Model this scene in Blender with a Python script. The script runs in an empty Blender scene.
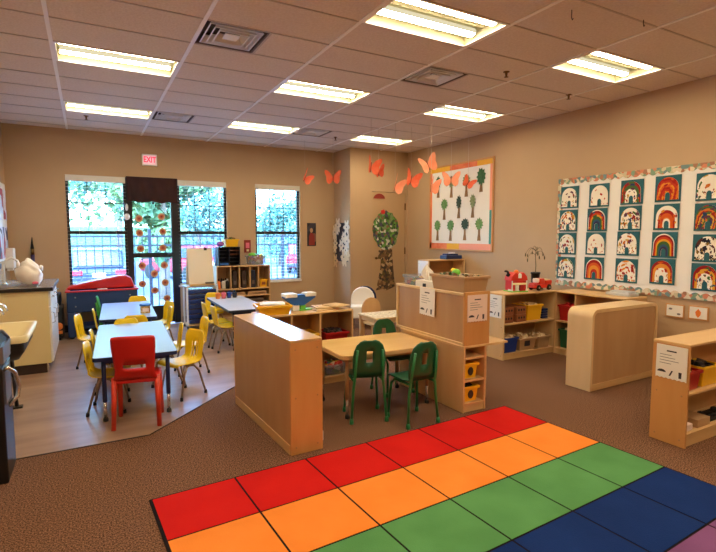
import bpy, bmesh, math, random
from mathutils import Vector, Matrix
random.seed(7)
C = bpy.context.scene.collection
PI = math.pi
R = math.radians

# ------------------------------------------------------------------ materials
def lin(c):
    out = []
    for v in c[:3]:
        v = v / 255.0
        out.append(v / 12.92 if v <= 0.04045 else ((v + 0.055) / 1.055) ** 2.4)
    return (out[0], out[1], out[2], 1.0)

def mat(name, col, rough=0.5, metal=0.0, col2=None, scale=8.0, stretch=(1, 1, 1), detail=4.0,
        bump=0.0, bscale=None, spec=0.5, ramp=(0.35, 0.65), emit=0.0, transmission=0.0):
    m = bpy.data.materials.new(name)
    m.use_nodes = True
    nt = m.node_tree
    b = nt.nodes['Principled BSDF']
    b.inputs['Base Color'].default_value = lin(col)
    b.inputs['Roughness'].default_value = rough
    b.inputs['Metallic'].default_value = metal
    b.inputs['Specular IOR Level'].default_value = spec
    if emit:
        b.inputs['Emission Color'].default_value = lin(col)
        b.inputs['Emission Strength'].default_value = emit
    if col2 is not None or bump:
        tc = nt.nodes.new('ShaderNodeTexCoord')
        mp = nt.nodes.new('ShaderNodeMapping')
        mp.inputs['Scale'].default_value = stretch
        nt.links.new(tc.outputs['Object'], mp.inputs['Vector'])
        nz = nt.nodes.new('ShaderNodeTexNoise')
        nz.inputs['Scale'].default_value = scale
        nz.inputs['Detail'].default_value = detail
        nt.links.new(mp.outputs['Vector'], nz.inputs['Vector'])
        if col2 is not None:
            rp = nt.nodes.new('ShaderNodeValToRGB')
            rp.color_ramp.elements[0].position = ramp[0]
            rp.color_ramp.elements[1].position = ramp[1]
            rp.color_ramp.elements[0].color = lin(col)
            rp.color_ramp.elements[1].color = lin(col2)
            nt.links.new(nz.outputs['Fac'], rp.inputs['Fac'])
            nt.links.new(rp.outputs['Color'], b.inputs['Base Color'])
        if bump:
            bp = nt.nodes.new('ShaderNodeBump')
            bp.inputs['Strength'].default_value = bump
            bp.inputs['Distance'].default_value = 0.01
            if bscale:
                n2 = nt.nodes.new('ShaderNodeTexNoise')
                n2.inputs['Scale'].default_value = bscale
                nt.links.new(tc.outputs['Object'], n2.inputs['Vector'])
                nt.links.new(n2.outputs['Fac'], bp.inputs['Height'])
            else:
                nt.links.new(nz.outputs['Fac'], bp.inputs['Height'])
            nt.links.new(bp.outputs['Normal'], b.inputs['Normal'])
    return m

def mat_emit(name, col, strength):
    m = bpy.data.materials.new(name)
    m.use_nodes = True
    nt = m.node_tree
    nt.nodes.remove(nt.nodes['Principled BSDF'])
    e = nt.nodes.new('ShaderNodeEmission')
    e.inputs['Color'].default_value = lin(col)
    e.inputs['Strength'].default_value = strength
    nt.links.new(e.outputs[0], nt.nodes['Material Output'].inputs[0])
    return m

def mat_glass(name, tint=(240, 248, 250), gloss=0.06):
    m = bpy.data.materials.new(name)
    m.use_nodes = True
    nt = m.node_tree
    nt.nodes.remove(nt.nodes['Principled BSDF'])
    t = nt.nodes.new('ShaderNodeBsdfTransparent')
    t.inputs['Color'].default_value = lin(tint)
    g = nt.nodes.new('ShaderNodeBsdfGlossy')
    g.inputs['Roughness'].default_value = 0.02
    x = nt.nodes.new('ShaderNodeMixShader')
    x.inputs['Fac'].default_value = gloss
    nt.links.new(t.outputs[0], x.inputs[1])
    nt.links.new(g.outputs[0], x.inputs[2])
    nt.links.new(x.outputs[0], nt.nodes['Material Output'].inputs[0])
    return m

def mat_attr(name, rough=0.6):
    m = bpy.data.materials.new(name)
    m.use_nodes = True
    nt = m.node_tree
    b = nt.nodes['Principled BSDF']
    b.inputs['Roughness'].default_value = rough
    b.inputs['Specular IOR Level'].default_value = 0.25
    a = nt.nodes.new('ShaderNodeVertexColor')
    a.layer_name = 'Col'
    nt.links.new(a.outputs['Color'], b.inputs['Base Color'])
    return m

def mat_wood(name, c1, c2, axis='x', rough=0.35, scale=3.0, spec=0.4):
    st = {'x': (0.5, 3, 3), 'y': (3, 0.5, 3), 'z': (3, 3, 0.5)}[axis]
    return mat(name, c1, rough, 0, c2, scale, st, 5.0, spec=spec, ramp=(0.3, 0.7))

def mat_mosaic(name, cols, scale, rough=0.6):
    m = bpy.data.materials.new(name)
    m.use_nodes = True
    nt = m.node_tree
    b = nt.nodes['Principled BSDF']
    b.inputs['Roughness'].default_value = rough
    tc = nt.nodes.new('ShaderNodeTexCoord')
    v = nt.nodes.new('ShaderNodeTexVoronoi')
    v.inputs['Scale'].default_value = scale
    nt.links.new(tc.outputs['Object'], v.inputs['Vector'])
    sp = nt.nodes.new('ShaderNodeSeparateColor')
    nt.links.new(v.outputs['Color'], sp.inputs[0])
    rp = nt.nodes.new('ShaderNodeValToRGB')
    rp.color_ramp.interpolation = 'CONSTANT'
    el = rp.color_ramp.elements
    el[0].color = lin(cols[0]); el[0].position = 0
    el[1].color = lin(cols[1]); el[1].position = 1.0 / len(cols)
    for i, c in enumerate(cols[2:], 2):
        e = el.new(i / len(cols)); e.color = lin(c)
    nt.links.new(sp.outputs[0], rp.inputs['Fac'])
    nt.links.new(rp.outputs['Color'], b.inputs['Base Color'])
    return m

M = {}
M['wall'] = mat('painted_wall', (190, 160, 124), 0.6, 0, (194, 164, 128), 1.5, bump=0.05, bscale=120, spec=0.3)
M['ceil'] = mat('ceiling_tile', (232, 220, 208), 0.9, 0, (222, 208, 194), 60, bump=0.3, spec=0.1)
M['tbar'] = mat('ceiling_bar', (250, 246, 240), 0.4)
M['carpet'] = mat('carpet', (68, 45, 32), 0.95, 0, (160, 118, 90), 135, detail=3, bump=0.6, spec=0.1, ramp=(0.38, 0.66))
M['vinyl'] = mat('vinyl', (180, 150, 128), 0.28, 0, (152, 122, 100), 3.2, (0.5, 1.8, 1), 8, spec=0.5)
M['maple'] = mat_wood('maple', (222, 184, 130), (212, 170, 114), 'y')
M['maple_z'] = mat_wood('maple_upright', (212, 172, 122), (204, 160, 108), 'z')
M['maple_x'] = mat_wood('maple_long', (220, 182, 128), (212, 170, 116), 'x')
M['maple_gloss'] = mat_wood('maple_glossy_top', (216, 178, 124), (206, 166, 112), 'x', 0.2, spec=0.6)
M['ply'] = mat_wood('plywood_back', (192, 152, 108), (182, 140, 96), 'z', 0.4)
M['oak'] = mat_wood('honey_plywood', (210, 156, 96), (200, 142, 82), 'z', 0.35)
M['pale'] = mat_wood('pale_birch', (226, 194, 144), (218, 184, 132), 'z', 0.35)
M['shelfin'] = mat_wood('shelf_inside', (180, 136, 92), (170, 126, 82), 'x', 0.45)
M['tabletop'] = mat_wood('maple_laminate', (228, 190, 126), (220, 180, 114), 'x', 0.25)
M['blue_lam'] = mat('pale_blue_laminate', (172, 200, 242), 0.3, spec=0.45)
M['grey_lam'] = mat('grey_laminate', (206, 208, 210), 0.3, 0, (194, 196, 200), 60, spec=0.5)
M['navy'] = mat('navy_plastic', (28, 44, 92), 0.35)
M['navy_dark'] = mat('dark_navy', (22, 28, 48), 0.4)
M['chrome'] = mat('chrome', (226, 224, 220), 0.25, 0.85)
M['steel'] = mat('brushed_steel', (170, 172, 176), 0.3, 1.0)
M['bronze'] = mat('bronze_steel', (176, 156, 132), 0.28, 0.9)
M['black'] = mat('black_plastic', (20, 20, 22), 0.35)
M['rubber'] = mat('black_rubber', (24, 22, 22), 0.7)
M['yellow'] = mat('yellow_plastic', (250, 212, 28), 0.3, spec=0.5)
M['yellow_bin'] = mat('yellow_tub_plastic', (240, 186, 34), 0.35)
M['red'] = mat('red_plastic', (206, 34, 30), 0.35)
M['red_leg'] = mat('red_frame', (214, 60, 36), 0.35)
M['red_bin'] = mat('red_tub_plastic', (170, 26, 26), 0.35)
M['green'] = mat('green_plastic', (16, 84, 54), 0.35)
M['green_t'] = mat('green_tube', (34, 120, 70), 0.3)
M['lime'] = mat('lime_plastic', (110, 200, 60), 0.35)
M['ltgreen'] = mat('bright_green_plastic', (60, 160, 60), 0.35)
M['blue_bin'] = mat('blue_tub_plastic', (24, 56, 140), 0.35)
M['blue'] = mat('blue_plastic', (40, 100, 180), 0.35)
M['sandblue'] = mat('sand_table_blue', (36, 62, 110), 0.4)
M['white'] = mat('white_plastic', (236, 234, 228), 0.4)
M['paper'] = mat('white_paper', (240, 236, 228), 0.7, spec=0.2)
M['pinkpaper'] = mat('pink_tinted_paper', (240, 218, 208), 0.5, spec=0.3)
M['cream'] = mat('cream_laminate', (232, 214, 160), 0.4)
M['counter'] = mat('grey_counter', (150, 140, 132), 0.25, 0, (128, 118, 110), 90)
M['dark'] = mat('dark_edge', (30, 24, 22), 0.4)
M['kick'] = mat('dark_brown_base', (58, 40, 32), 0.7)
M['frame'] = mat('dark_bronze_frame', (26, 26, 32), 0.35)
M['glass'] = mat_glass('window_glass', (202, 228, 246))
def mat_frost(name, col, f):
    m = mat_glass(name, (236, 240, 246), .08); nt = m.node_tree
    out = nt.nodes['Material Output']; src = out.inputs[0].links[0].from_socket
    d = nt.nodes.new('ShaderNodeBsdfDiffuse'); d.inputs[0].default_value = lin(col)
    x = nt.nodes.new('ShaderNodeMixShader'); x.inputs[0].default_value = f
    nt.links.new(src, x.inputs[1]); nt.links.new(d.outputs[0], x.inputs[2]); nt.links.new(x.outputs[0], out.inputs[0])
    return m
M['clear'] = mat_frost('clear_plastic', (226, 226, 236), .16)
M['blind'] = mat('white_blind', (226, 220, 208), 0.5)
M['cloth'] = mat('brown_fabric', (48, 34, 36), 0.8, 0, (70, 42, 40), 3, bump=0.2, spec=0.2)
M['ink'] = mat('grey_ink', (120, 116, 118), 0.7)
M['inkd'] = mat('dark_ink', (52, 46, 52), 0.7)
M['teal'] = mat('teal_card', (48, 98, 106), 0.7, spec=0.2)
M['attr'] = mat_attr('painted_paper')
M['orange'] = mat('orange_paper', (240, 124, 88), 0.6, 0, (230, 100, 66), 14, spec=0.2)
M['peach'] = mat('peach_paper', (248, 168, 132), 0.6, 0, (244, 150, 112), 10, spec=0.2)
M['thread'] = mat('pale_thread', (206, 190, 170), 0.6)
M['lens'] = mat_emit('lamp_lens', (255, 236, 200), 27.0)
M['lens_side'] = mat_emit('lamp_lens_side', (255, 242, 200), 0.55)
M['troffer'] = mat('troffer_enamel', (190, 182, 146), 0.6)
M['vent'] = mat('vent_metal', (244, 240, 236), 0.35)
M['ventd'] = mat('vent_dark', (104, 88, 78), 0.6)
M['brick'] = mat('brown_block_card', (150, 88, 50), 0.6, 0, (136, 76, 42), 5)
M['cardb'] = mat('tan_cardboard', (184, 146, 104), 0.7)
M['leafd'] = mat('dry_leaf', (96, 84, 48), 0.6)
M['pot'] = mat('black_pot', (28, 26, 28), 0.4)
M['truck'] = mat('red_orange_toy', (216, 52, 32), 0.35)
M['purple'] = mat('purple_plastic', (150, 84, 170), 0.4)
M['pink'] = mat('pink_plastic', (226, 110, 130), 0.4)
M['orangep'] = mat('orange_plastic', (236, 128, 50), 0.4)
M['bag'] = mat('white_film', (240, 232, 224), 0.3, bump=0.4, bscale=14, spec=0.5)
M['door'] = mat('painted_door', (192, 160, 120), 0.45)
M['brass'] = mat('aged_brass', (120, 92, 60), 0.35, 0.9)
M['toymix'] = mat_mosaic('mixed_toys', [(200, 60, 40), (230, 190, 50), (60, 120, 70), (60, 70, 130), (214, 196, 170), (90, 60, 44)], 22)
M['toydark'] = mat_mosaic('dark_toys', [(30, 28, 30), (60, 50, 48), (90, 80, 76), (44, 40, 56)], 26)
M['toyred'] = mat_mosaic('red_toys', [(190, 30, 40), (220, 60, 60), (160, 20, 30)], 30)
M['toywood'] = mat_mosaic('wood_toys', [(214, 184, 140), (190, 150, 100), (226, 206, 170)], 22)
M['craft'] = mat_mosaic('craft_pieces', [(96, 96, 44), (60, 90, 50), (140, 100, 60), (60, 44, 36), (200, 180, 150), (120, 84, 50)], 34)
M['treetop'] = mat_mosaic('collage_leaves', [(70, 120, 48), (104, 160, 66), (60, 96, 50), (206, 206, 190), (70, 70, 90), (120, 146, 96), (130, 96, 68), (46, 66, 44), (84, 136, 56)], 22)
M['treetrunk'] = mat_mosaic('collage_bark', [(120, 88, 58), (84, 62, 46), (156, 120, 80), (60, 48, 44), (186, 160, 120), (96, 80, 40)], 22)
M['photo'] = mat_mosaic('dark_portrait', [(40, 36, 44), (56, 50, 60), (120, 76, 60), (30, 28, 34), (160, 110, 90)], 7)
M['collage'] = mat_mosaic('posted_papers', [(222, 226, 240), (200, 208, 232), (236, 232, 232), (60, 60, 90), (230, 230, 236), (214, 218, 236), (170, 60, 70)], 6)
M['trimborder'] = mat_mosaic('patterned_border', [(214, 130, 96), (130, 160, 130), (206, 196, 160), (170, 120, 90), (110, 140, 140), (224, 208, 180)], 26)
M['asphalt'] = mat('asphalt', (82, 92, 112), 0.9, 0, (98, 108, 126), 6)
M['grassy'] = mat('lawn', (70, 104, 76), 0.9, 0, (90, 126, 96), 8)
M['leaf1'] = mat('tree_leaves', (64, 100, 62), 0.6, 0, (106, 134, 84), 1.2)
M['leaf2'] = mat('blue_green_leaves', (56, 98, 92), 0.6, 0, (86, 128, 118), 1.0)
M['bark'] = mat('bark', (120, 104, 92), 0.9)
M['iron'] = mat('fence_iron', (36, 42, 58), 0.5)
M['carblue'] = mat('car_paint_blue_grey', (34, 48, 74), 0.35)
M['carred'] = mat('car_paint_red', (150, 26, 40), 0.35)
M['carglass'] = mat('car_window', (40, 56, 76), 0.25)
M['taill'] = mat('tail_lamp', (170, 26, 44), 0.4)
M['rug_red'] = mat('rug_red', (206, 32, 26), 0.95, 0, (198, 28, 24), 3, spec=0.1, bump=0.2, bscale=160)
M['rug_orange'] = mat('rug_orange', (244, 144, 60), 0.95, 0, (238, 136, 52), 3, spec=0.1, bump=0.2, bscale=160)
M['rug_green'] = mat('rug_green', (92, 150, 92), 0.95, 0, (84, 140, 84), 3, spec=0.1, bump=0.2, bscale=160)
M['rug_blue'] = mat('rug_blue', (24, 50, 108), 0.95, 0, (21, 45, 100), 3, spec=0.1, bump=0.2, bscale=160)
M['rug_purple'] = mat('rug_purple', (128, 82, 128), 0.95, 0, (116, 72, 116), 3, spec=0.1, bump=0.2, bscale=160)
M['rug_line'] = mat('rug_line', (30, 24, 26), 0.95, spec=0.1)

# ------------------------------------------------------------------ mesh builder
class MB:
    def __init__(s):
        s.bm = bmesh.new()
        s.col = None
    def face(s, pts, mi=0):
        vs = [s.bm.verts.new(p) for p in pts]
        f = s.bm.faces.new(vs); f.material_index = mi
        return f
    def box(s, x0, x1, y0, y1, z0, z1, mi=0):
        v = [s.bm.verts.new(p) for p in ((x0, y0, z0), (x1, y0, z0), (x1, y1, z0), (x0, y1, z0),
                                         (x0, y0, z1), (x1, y0, z1), (x1, y1, z1), (x0, y1, z1))]
        for q in ((3, 2, 1, 0), (4, 5, 6, 7), (0, 1, 5, 4), (1, 2, 6, 5), (2, 3, 7, 6), (3, 0, 4, 7)):
            f = s.bm.faces.new([v[i] for i in q]); f.material_index = mi
        return s
    def taper(s, c, z0, z1, w0, d0, w1, d1, mi=0):
        x, y = c
        lo = [(x - w0 / 2, y - d0 / 2, z0), (x + w0 / 2, y - d0 / 2, z0), (x + w0 / 2, y + d0 / 2, z0), (x - w0 / 2, y + d0 / 2, z0)]
        hi = [(x - w1 / 2, y - d1 / 2, z1), (x + w1 / 2, y - d1 / 2, z1), (x + w1 / 2, y + d1 / 2, z1), (x - w1 / 2, y + d1 / 2, z1)]
        v = [s.bm.verts.new(p) for p in lo + hi]
        for q in ((3, 2, 1, 0), (4, 5, 6, 7), (0, 1, 5, 4), (1, 2, 6, 5), (2, 3, 7, 6), (3, 0, 4, 7)):
            f = s.bm.faces.new([v[i] for i in q]); f.material_index = mi
        return s
    def tube(s, pts, r, seg=8, mi=0, caps=True, r1=None):
        pts = [Vector(p) for p in pts]
        n = len(pts); rings = []
        prev = None
        for i, p in enumerate(pts):
            if i == 0: d = pts[1] - pts[0]
            elif i == n - 1: d = pts[-1] - pts[-2]
            else: d = (pts[i + 1] - pts[i]).normalized() + (pts[i] - pts[i - 1]).normalized()
            d.normalize()
            if prev is None:
                a = Vector((0, 0, 1)) if abs(d.z) < 0.9 else Vector((1, 0, 0))
                u = d.cross(a).normalized()
            else:
                u = (prev - d * prev.dot(d)).normalized()
            prev = u
            w = d.cross(u)
            rr = r if r1 is None else r + (r1 - r) * i / (n - 1)
            rings.append([s.bm.verts.new(p + (u * math.cos(2 * PI * k / seg) + w * math.sin(2 * PI * k / seg)) * rr) for k in range(seg)])
        for a, b in zip(rings, rings[1:]):
            for k in range(seg):
                f = s.bm.faces.new((a[k], a[(k + 1) % seg], b[(k + 1) % seg], b[k])); f.material_index = mi; f.smooth = True
        if caps:
            f = s.bm.faces.new(rings[0][::-1]); f.material_index = mi
            f = s.bm.faces.new(rings[-1]); f.material_index = mi
        return s
    def lathe(s, prof, c=(0, 0, 0), seg=20, mi=0):
        rings = []
        for r, z in prof:
            rings.append([s.bm.verts.new((c[0] + r * math.cos(2 * PI * k / seg), c[1] + r * math.sin(2 * PI * k / seg), c[2] + z)) for k in range(seg)])
        for a, b in zip(rings, rings[1:]):
            for k in range(seg):
                f = s.bm.faces.new((a[k], a[(k + 1) % seg], b[(k + 1) % seg], b[k])); f.material_index = mi; f.smooth = True
        f = s.bm.faces.new(rings[0][::-1]); f.material_index = mi
        f = s.bm.faces.new(rings[-1]); f.material_index = mi
        return s
    def prism(s, poly, a0, a1, axis='y', mi=0):
        # poly: list of 2D points; extruded along axis. for y: (x,z); for x: (y,z); for z: (x,y)
        def P(p, a):
            return {'y': (p[0], a, p[1]), 'x': (a, p[0], p[1]), 'z': (p[0], p[1], a)}[axis]
        lo = [s.bm.verts.new(P(p, a0)) for p in poly]
        hi = [s.bm.verts.new(P(p, a1)) for p in poly]
        n = len(poly)
        f = s.bm.faces.new(lo); f.material_index = mi
        f = s.bm.faces.new(hi[::-1]); f.material_index = mi
        for i in range(n):
            f = s.bm.faces.new((lo[i], hi[i], hi[(i + 1) % n], lo[(i + 1) % n])); f.material_index = mi
        return s
    def ball(s, c, rx, ry=None, rz=None, sub=2, mi=0, jit=0.0):
        ry = ry or rx; rz = rz or rx
        r = bmesh.ops.create_icosphere(s.bm, subdivisions=sub, radius=1.0)
        for v in r['verts']:
            k = 1 + random.uniform(-jit, jit)
            v.co = Vector((c[0] + v.co.x * rx * k, c[1] + v.co.y * ry * k, c[2] + v.co.z * rz * k))
            for f in v.link_faces:
                f.material_index = mi; f.smooth = True
        return s
    def sheet(s, grid, th, mi=0, smooth=True):
        # grid of points [row][col] -> solid sheet of thickness th, (None cells skipped via mask)
        rows, cols = len(grid), len(grid[0])
        G = [[Vector(p) for p in r] for r in grid]
        N = [[None] * cols for _ in range(rows)]
        for i in range(rows):
            for j in range(cols):
                du = G[min(i + 1, rows - 1)][j] - G[max(i - 1, 0)][j]
                dv = G[i][min(j + 1, cols - 1)] - G[i][max(j - 1, 0)]
                n = du.cross(dv)
                N[i][j] = n.normalized() if n.length > 1e-9 else Vector((0, 0, 1))
        A = [[s.bm.verts.new(G[i][j] + N[i][j] * th / 2) for j in range(cols)] for i in range(rows)]
        B = [[s.bm.verts.new(G[i][j] - N[i][j] * th / 2) for j in range(cols)] for i in range(rows)]
        return A, B
    def sheet_solid(s, grid, th, hole=None, mi=0, smooth=True):
        A, B = s.sheet(grid, th)
        rows, cols = len(grid), len(grid[0])
        keep = [[not (hole and hole(i, j)) for j in range(cols - 1)] for i in range(rows - 1)]
        def q(*v):
            f = s.bm.faces.new(v); f.material_index = mi; f.smooth = smooth
        for i in range(rows - 1):
            for j in range(cols - 1):
                if not keep[i][j]: continue
                q(A[i][j], A[i + 1][j], A[i + 1][j + 1], A[i][j + 1])
                q(B[i][j], B[i][j + 1], B[i + 1][j + 1], B[i + 1][j])
                if i == 0 or not keep[i - 1][j]: q(A[i][j], A[i][j + 1], B[i][j + 1], B[i][j])
                if i == rows - 2 or not keep[i + 1][j]: q(A[i + 1][j + 1], A[i + 1][j], B[i + 1][j], B[i + 1][j + 1])
                if j == 0 or not keep[i][j - 1]: q(A[i + 1][j], A[i][j], B[i][j], B[i + 1][j])
                if j == cols - 2 or not keep[i][j + 1]: q(A[i][j + 1], A[i + 1][j + 1], B[i + 1][j + 1], B[i][j + 1])
        return s
    def xf(s, mtx):
        bmesh.ops.transform(s.bm, matrix=mtx, verts=s.bm.verts)
        return s
    def mesh(s, name, mats, bevel=0.0, seg=2, fix=True):
        loose = [v for v in s.bm.verts if not v.link_faces]
        if loose: bmesh.ops.delete(s.bm, geom=loose, context='VERTS')
        if fix: bmesh.ops.recalc_face_normals(s.bm, faces=s.bm.faces)
        me = bpy.data.meshes.new(name)
        s.bm.to_mesh(me); s.bm.free()
        for m in (mats if isinstance(mats, (list, tuple)) else [mats]):
            me.materials.append(M[m] if isinstance(m, str) else m)
        return me

def obj(name, mb, mats, parent=None, bevel=0.0, seg=2, label=None, loc=None, rot=None):
    me = mb.mesh(name, mats)
    o = bpy.data.objects.new(name, me)
    C.objects.link(o)
    if parent: o.parent = parent
    if bevel:
        b = o.modifiers.new('Bevel', 'BEVEL'); b.width = bevel; b.segments = seg; b.limit_method = 'ANGLE'; b.angle_limit = R(40)
    if label: o['label'] = label
    if loc: o.location = loc
    if rot: o.rotation_euler = rot
    return o

def thing(name, label, cat, loc=(0, 0, 0), rz=0.0, group=None):
    o = bpy.data.objects.new(name, None)
    o.empty_display_size = 0.1
    C.objects.link(o)
    o.location = loc; o.rotation_euler = (0, 0, rz)
    o['label'] = label; o['category'] = cat
    if group: o['group'] = group
    return o

def tag(o, label, cat, group=None, kind=None):
    o['label'] = label; o['category'] = cat
    if group: o['group'] = group
    if kind: o['kind'] = kind
    return o

def struct(name, mb, mats, parent=None, bevel=0.0):
    o = obj(name, mb, mats, parent, bevel)
    if parent is None: o['kind'] = 'structure'
    return o

def dup(root, loc, rz=0.0, label=None, group=None):
    r = root.copy(); C.objects.link(r)
    r.location = loc; r.rotation_euler = (0, 0, rz)
    if label: r['label'] = label
    if group: r['group'] = group
    for ch in list(root.children):
        c = ch.copy(); C.objects.link(c); c.parent = r
        for g in list(ch.children):
            d = g.copy(); C.objects.link(d); d.parent = c
    return r

# ------------------------------------------------------------------ room constants
H = 2.87
XL, XR, YB, YF = -0.93, 5.16, 8.08, -1.9
YBUMP, XBUMP = 7.45, 3.97
TX, TY, OX, OY = 0.9516, 0.4758, -0.178, 3.087

# ------------------------------------------------------------------ shell
b = MB()
# vinyl area polygon (slightly above), carpet elsewhere as polygon slab
vin = [(XL, 3.60), (0.33, 3.60), (0.95, 4.22), (2.1, 5.30), (2.1, YB), (XL, YB)]
car = [(XL, YF), (XR, YF), (XR, YB), (2.1, YB), (2.1, 5.30), (0.95, 4.22), (0.33, 3.60), (XL, 3.60)]
b.prism(vin, -0.06, 0.0, 'z'); struct('floor_vinyl', b, 'vinyl')
b = MB(); b.prism(car, -0.06, 0.0, 'z'); struct('floor_carpet', b, 'carpet')
b = MB()
for p, q in (((XL, 3.60), (0.33, 3.60)), ((0.33, 3.60), (0.95, 4.22)), ((0.95, 4.22), (2.1, 5.30))):
    b.tube([(p[0], p[1], 0.0), (q[0], q[1], 0.0)], 0.006, 6)
struct('trim_1', b, 'kick')

def wall_holes(b, x0, x1, z0, z1, holes, y0, y1):
    xs = sorted({x0, x1, *[h[0] for h in holes], *[h[1] for h in holes]})
    zs = sorted({z0, z1, *[h[2] for h in holes], *[h[3] for h in holes]})
    for i in range(len(xs) - 1):
        for j in range(len(zs) - 1):
            cx, cz = (xs[i] + xs[i + 1]) / 2, (zs[j] + zs[j + 1]) / 2
            if any(h[0] < cx < h[1] and h[2] < cz < h[3] for h in holes): continue
            b.box(xs[i], xs[i + 1], y0, y1, zs[j], zs[j + 1])
W1 = (-0.235, 0.535, 0.60, 2.24)
D1 = (0.535, 1.265, 0.0, 2.24)
W2 = (1.265, 2.02, 0.60, 2.24)
W3 = (2.50, 3.30, 0.60, 2.24)
b = MB(); wall_holes(b, XL - 0.1, XR + 0.1, 0, H + 0.15, [W1, D1, W2, W3], YB, YB + 0.16); struct('wall_back', b, 'wall')
b = MB(); b.box(XL - 0.1, XL, YF, YB, 0, H + 0.15); struct('wall_left', b, 'wall')
b = MB(); b.box(XR, XR + 0.1, YF, YB, 0, H + 0.15); struct('wall_right', b, 'wall')
b = MB(); b.box(XL - 0.1, XR + 0.1, YF - 0.1, YF, 0, H + 0.15); struct('wall_front', b, 'wall')
DX0, DX1, DZ = 4.40, 5.11, 2.15
b = MB()
b.box(XBUMP, XBUMP + 0.08, YBUMP, YB, 0, H)
b.box(XBUMP + 0.08, DX0, YBUMP, YBUMP + 0.08, 0, H)
b.box(DX1, XR, YBUMP, YBUMP + 0.08, 0, H)
b.box(DX0, DX1, YBUMP, YBUMP + 0.08, DZ, H)
struct('wall_closet', b, 'wall')
b = MB(); b.box(DX0 + 0.006, DX1 - 0.006, YBUMP + 0.012, YBUMP + 0.05, 0.005, DZ - 0.006)
d2 = struct('door_2', b, 'door')
b = MB(); b.lathe([(0.008, 0), (0.008, 0.03), (0.022, 0.036), (0.026, 0.05), (0.02, 0.064), (0.001, 0.066)], seg=14)
b.xf(Matrix.Translation((4.475, YBUMP + 0.012, 0.98)) @ Matrix.Rotation(R(90), 4, 'X')); obj('knob', b, 'brass', d2)
for z in (0.35, 1.1, 1.9):
    b = MB(); b.box(DX1 - 0.016, DX1 + 0.006, YBUMP - 0.006, YBUMP + 0.008, z - 0.06, z + 0.06); obj('hinge', b, 'brass', d2)

# baseboards
for nm, bx in (('baseboard_back', (XL, D1[0] - 0.02, YB - 0.012, YB, 0, 0.1)), ('baseboard_right', (XR - 0.012, XR, YF, YBUMP, 0, 0.1)),
               ('baseboard_closet', (XBUMP, DX0, YBUMP - 0.012, YBUMP, 0, 0.1)), ('baseboard_left', (XL, XL + 0.012, YF, YB, 0, 0.1))):
    b = MB(); b.box(*bx); struct(nm, b, 'kick')
b = MB(); b.box(D1[1] + 0.02, XBUMP, YB - 0.012, YB, 0, 0.1); struct('baseboard_rear', b, 'kick')

# lamps and vents occupy cells (col, row): the ceiling tiles leave them open
LIGHTS = [(0, -1), (2, -1), (4, -1), (0, 3), (2, 3), (4, 3), (0, 7), (2, 7), (4, 7), (0, -5), (2, -5), (4, -5), (0, -9), (2, -9), (4, -9)]
VENTS = [(1, 1), (3, 1), (1, 7), (3, 7)]
b = MB(); g = MB()
x_edges = [XL] + [OX + TX * k for k in range(0, 6)] + [XR]
k0 = math.floor((YF - OY) / TY)
y_edges = [YF] + [OY + TY * k for k in range(k0 + 1, 11) if YF < OY + TY * k < YB] + [YB]
for i in range(len(x_edges) - 1):
    for j in range(len(y_edges) - 1):
        col = i - 1; row = round((y_edges[j] - OY) / TY) if j > 0 else k0
        if (col, row) in LIGHTS: continue
        xa, xb = x_edges[i], x_edges[i + 1]
        if (col, row) in VENTS: xa = xa + TX / 2
        b.box(xa, xb, y_edges[j], y_edges[j + 1], H, H + 0.02)
struct('ceiling', b, 'ceil')
for x in x_edges[1:-1]: g.box(x - 0.014, x + 0.014, YF, YB, H - 0.006, H - 0.0005)
struct('trim_2', g, 'tbar')
g = MB()
for y in y_edges[1:-1]: g.box(XL, XR, y - 0.0065, y + 0.0065, H - 0.005, H - 0.0004)
for (c, r) in VENTS: g.box(OX + TX * (c + .5) - 0.008, OX + TX * (c + .5) + 0.008, OY + TY * r, OY + TY * (r + 1), H - 0.0035, H - 0.0003)
M['tbar_shaded'] = mat('shaded_cross_bar', (196, 180, 164), 0.5)  # bar colour darkened: shadow on the cross bars is painted in
struct('trim_3', g, 'tbar_shaded')

# ------------------------------------------------------------------ ceiling lights
def make_light():
    t = thing('ceiling_light', 'x', 'ceiling light')
    w, d = TX - 0.03, TY - 0.02
    b = MB()   # recessed pan: sides and top
    z = 0.10
    b.box(-w / 2, w / 2, -d / 2, d / 2, z, z + 0.005)
    for sy in (-1, 1):
        b.face([(-w / 2, sy * d / 2, 0), (w / 2, sy * d / 2, 0), (w / 2, sy * (d / 2), z), (-w / 2, sy * (d / 2), z)])
    for sx in (-1, 1):
        b.face([(sx * w / 2, -d / 2, 0), (sx * w / 2, d / 2, 0), (sx * (w / 2 - .02), d / 2, z), (sx * (w / 2 - .02), -d / 2, z)])
    b.prism([(-0.03, z), (0.03, z), (0.0, 0.05)], -w / 2 + .02, w / 2 - .02, 'x')
    obj('housing', b, 'troffer', t)
    b = MB()
    for sy in (-1, 1):
        b.box(-w / 2 - .014, w / 2 + .014, sy * d / 2 - .009, sy * d / 2 + .009, -0.006, 0.0)
        b.box(sy * w / 2 - .014, sy * w / 2 + .014, -d / 2, d / 2, -0.006, 0.0)
    obj('frame', b, 'tbar', t)
    for sy in (-1, 1):
        b = MB()
        pts = []
        r = 0.046
        poly = [(sy * 0.115 + r * math.cos(a), 0.056 + 0.03 * math.sin(a)) for a in [PI * 2 * k / 12 for k in range(12)]]
        b.prism(poly, -w / 2 + 0.03, w / 2 - 0.03, 'x', 1)
        for f in b.bm.faces:
            if f.calc_center_median().z < 0.040 and len(f.verts) == 4: f.material_index = 0
        obj('lamp_tube', b, ['lens', 'lens_side'], t)
    return t
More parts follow.
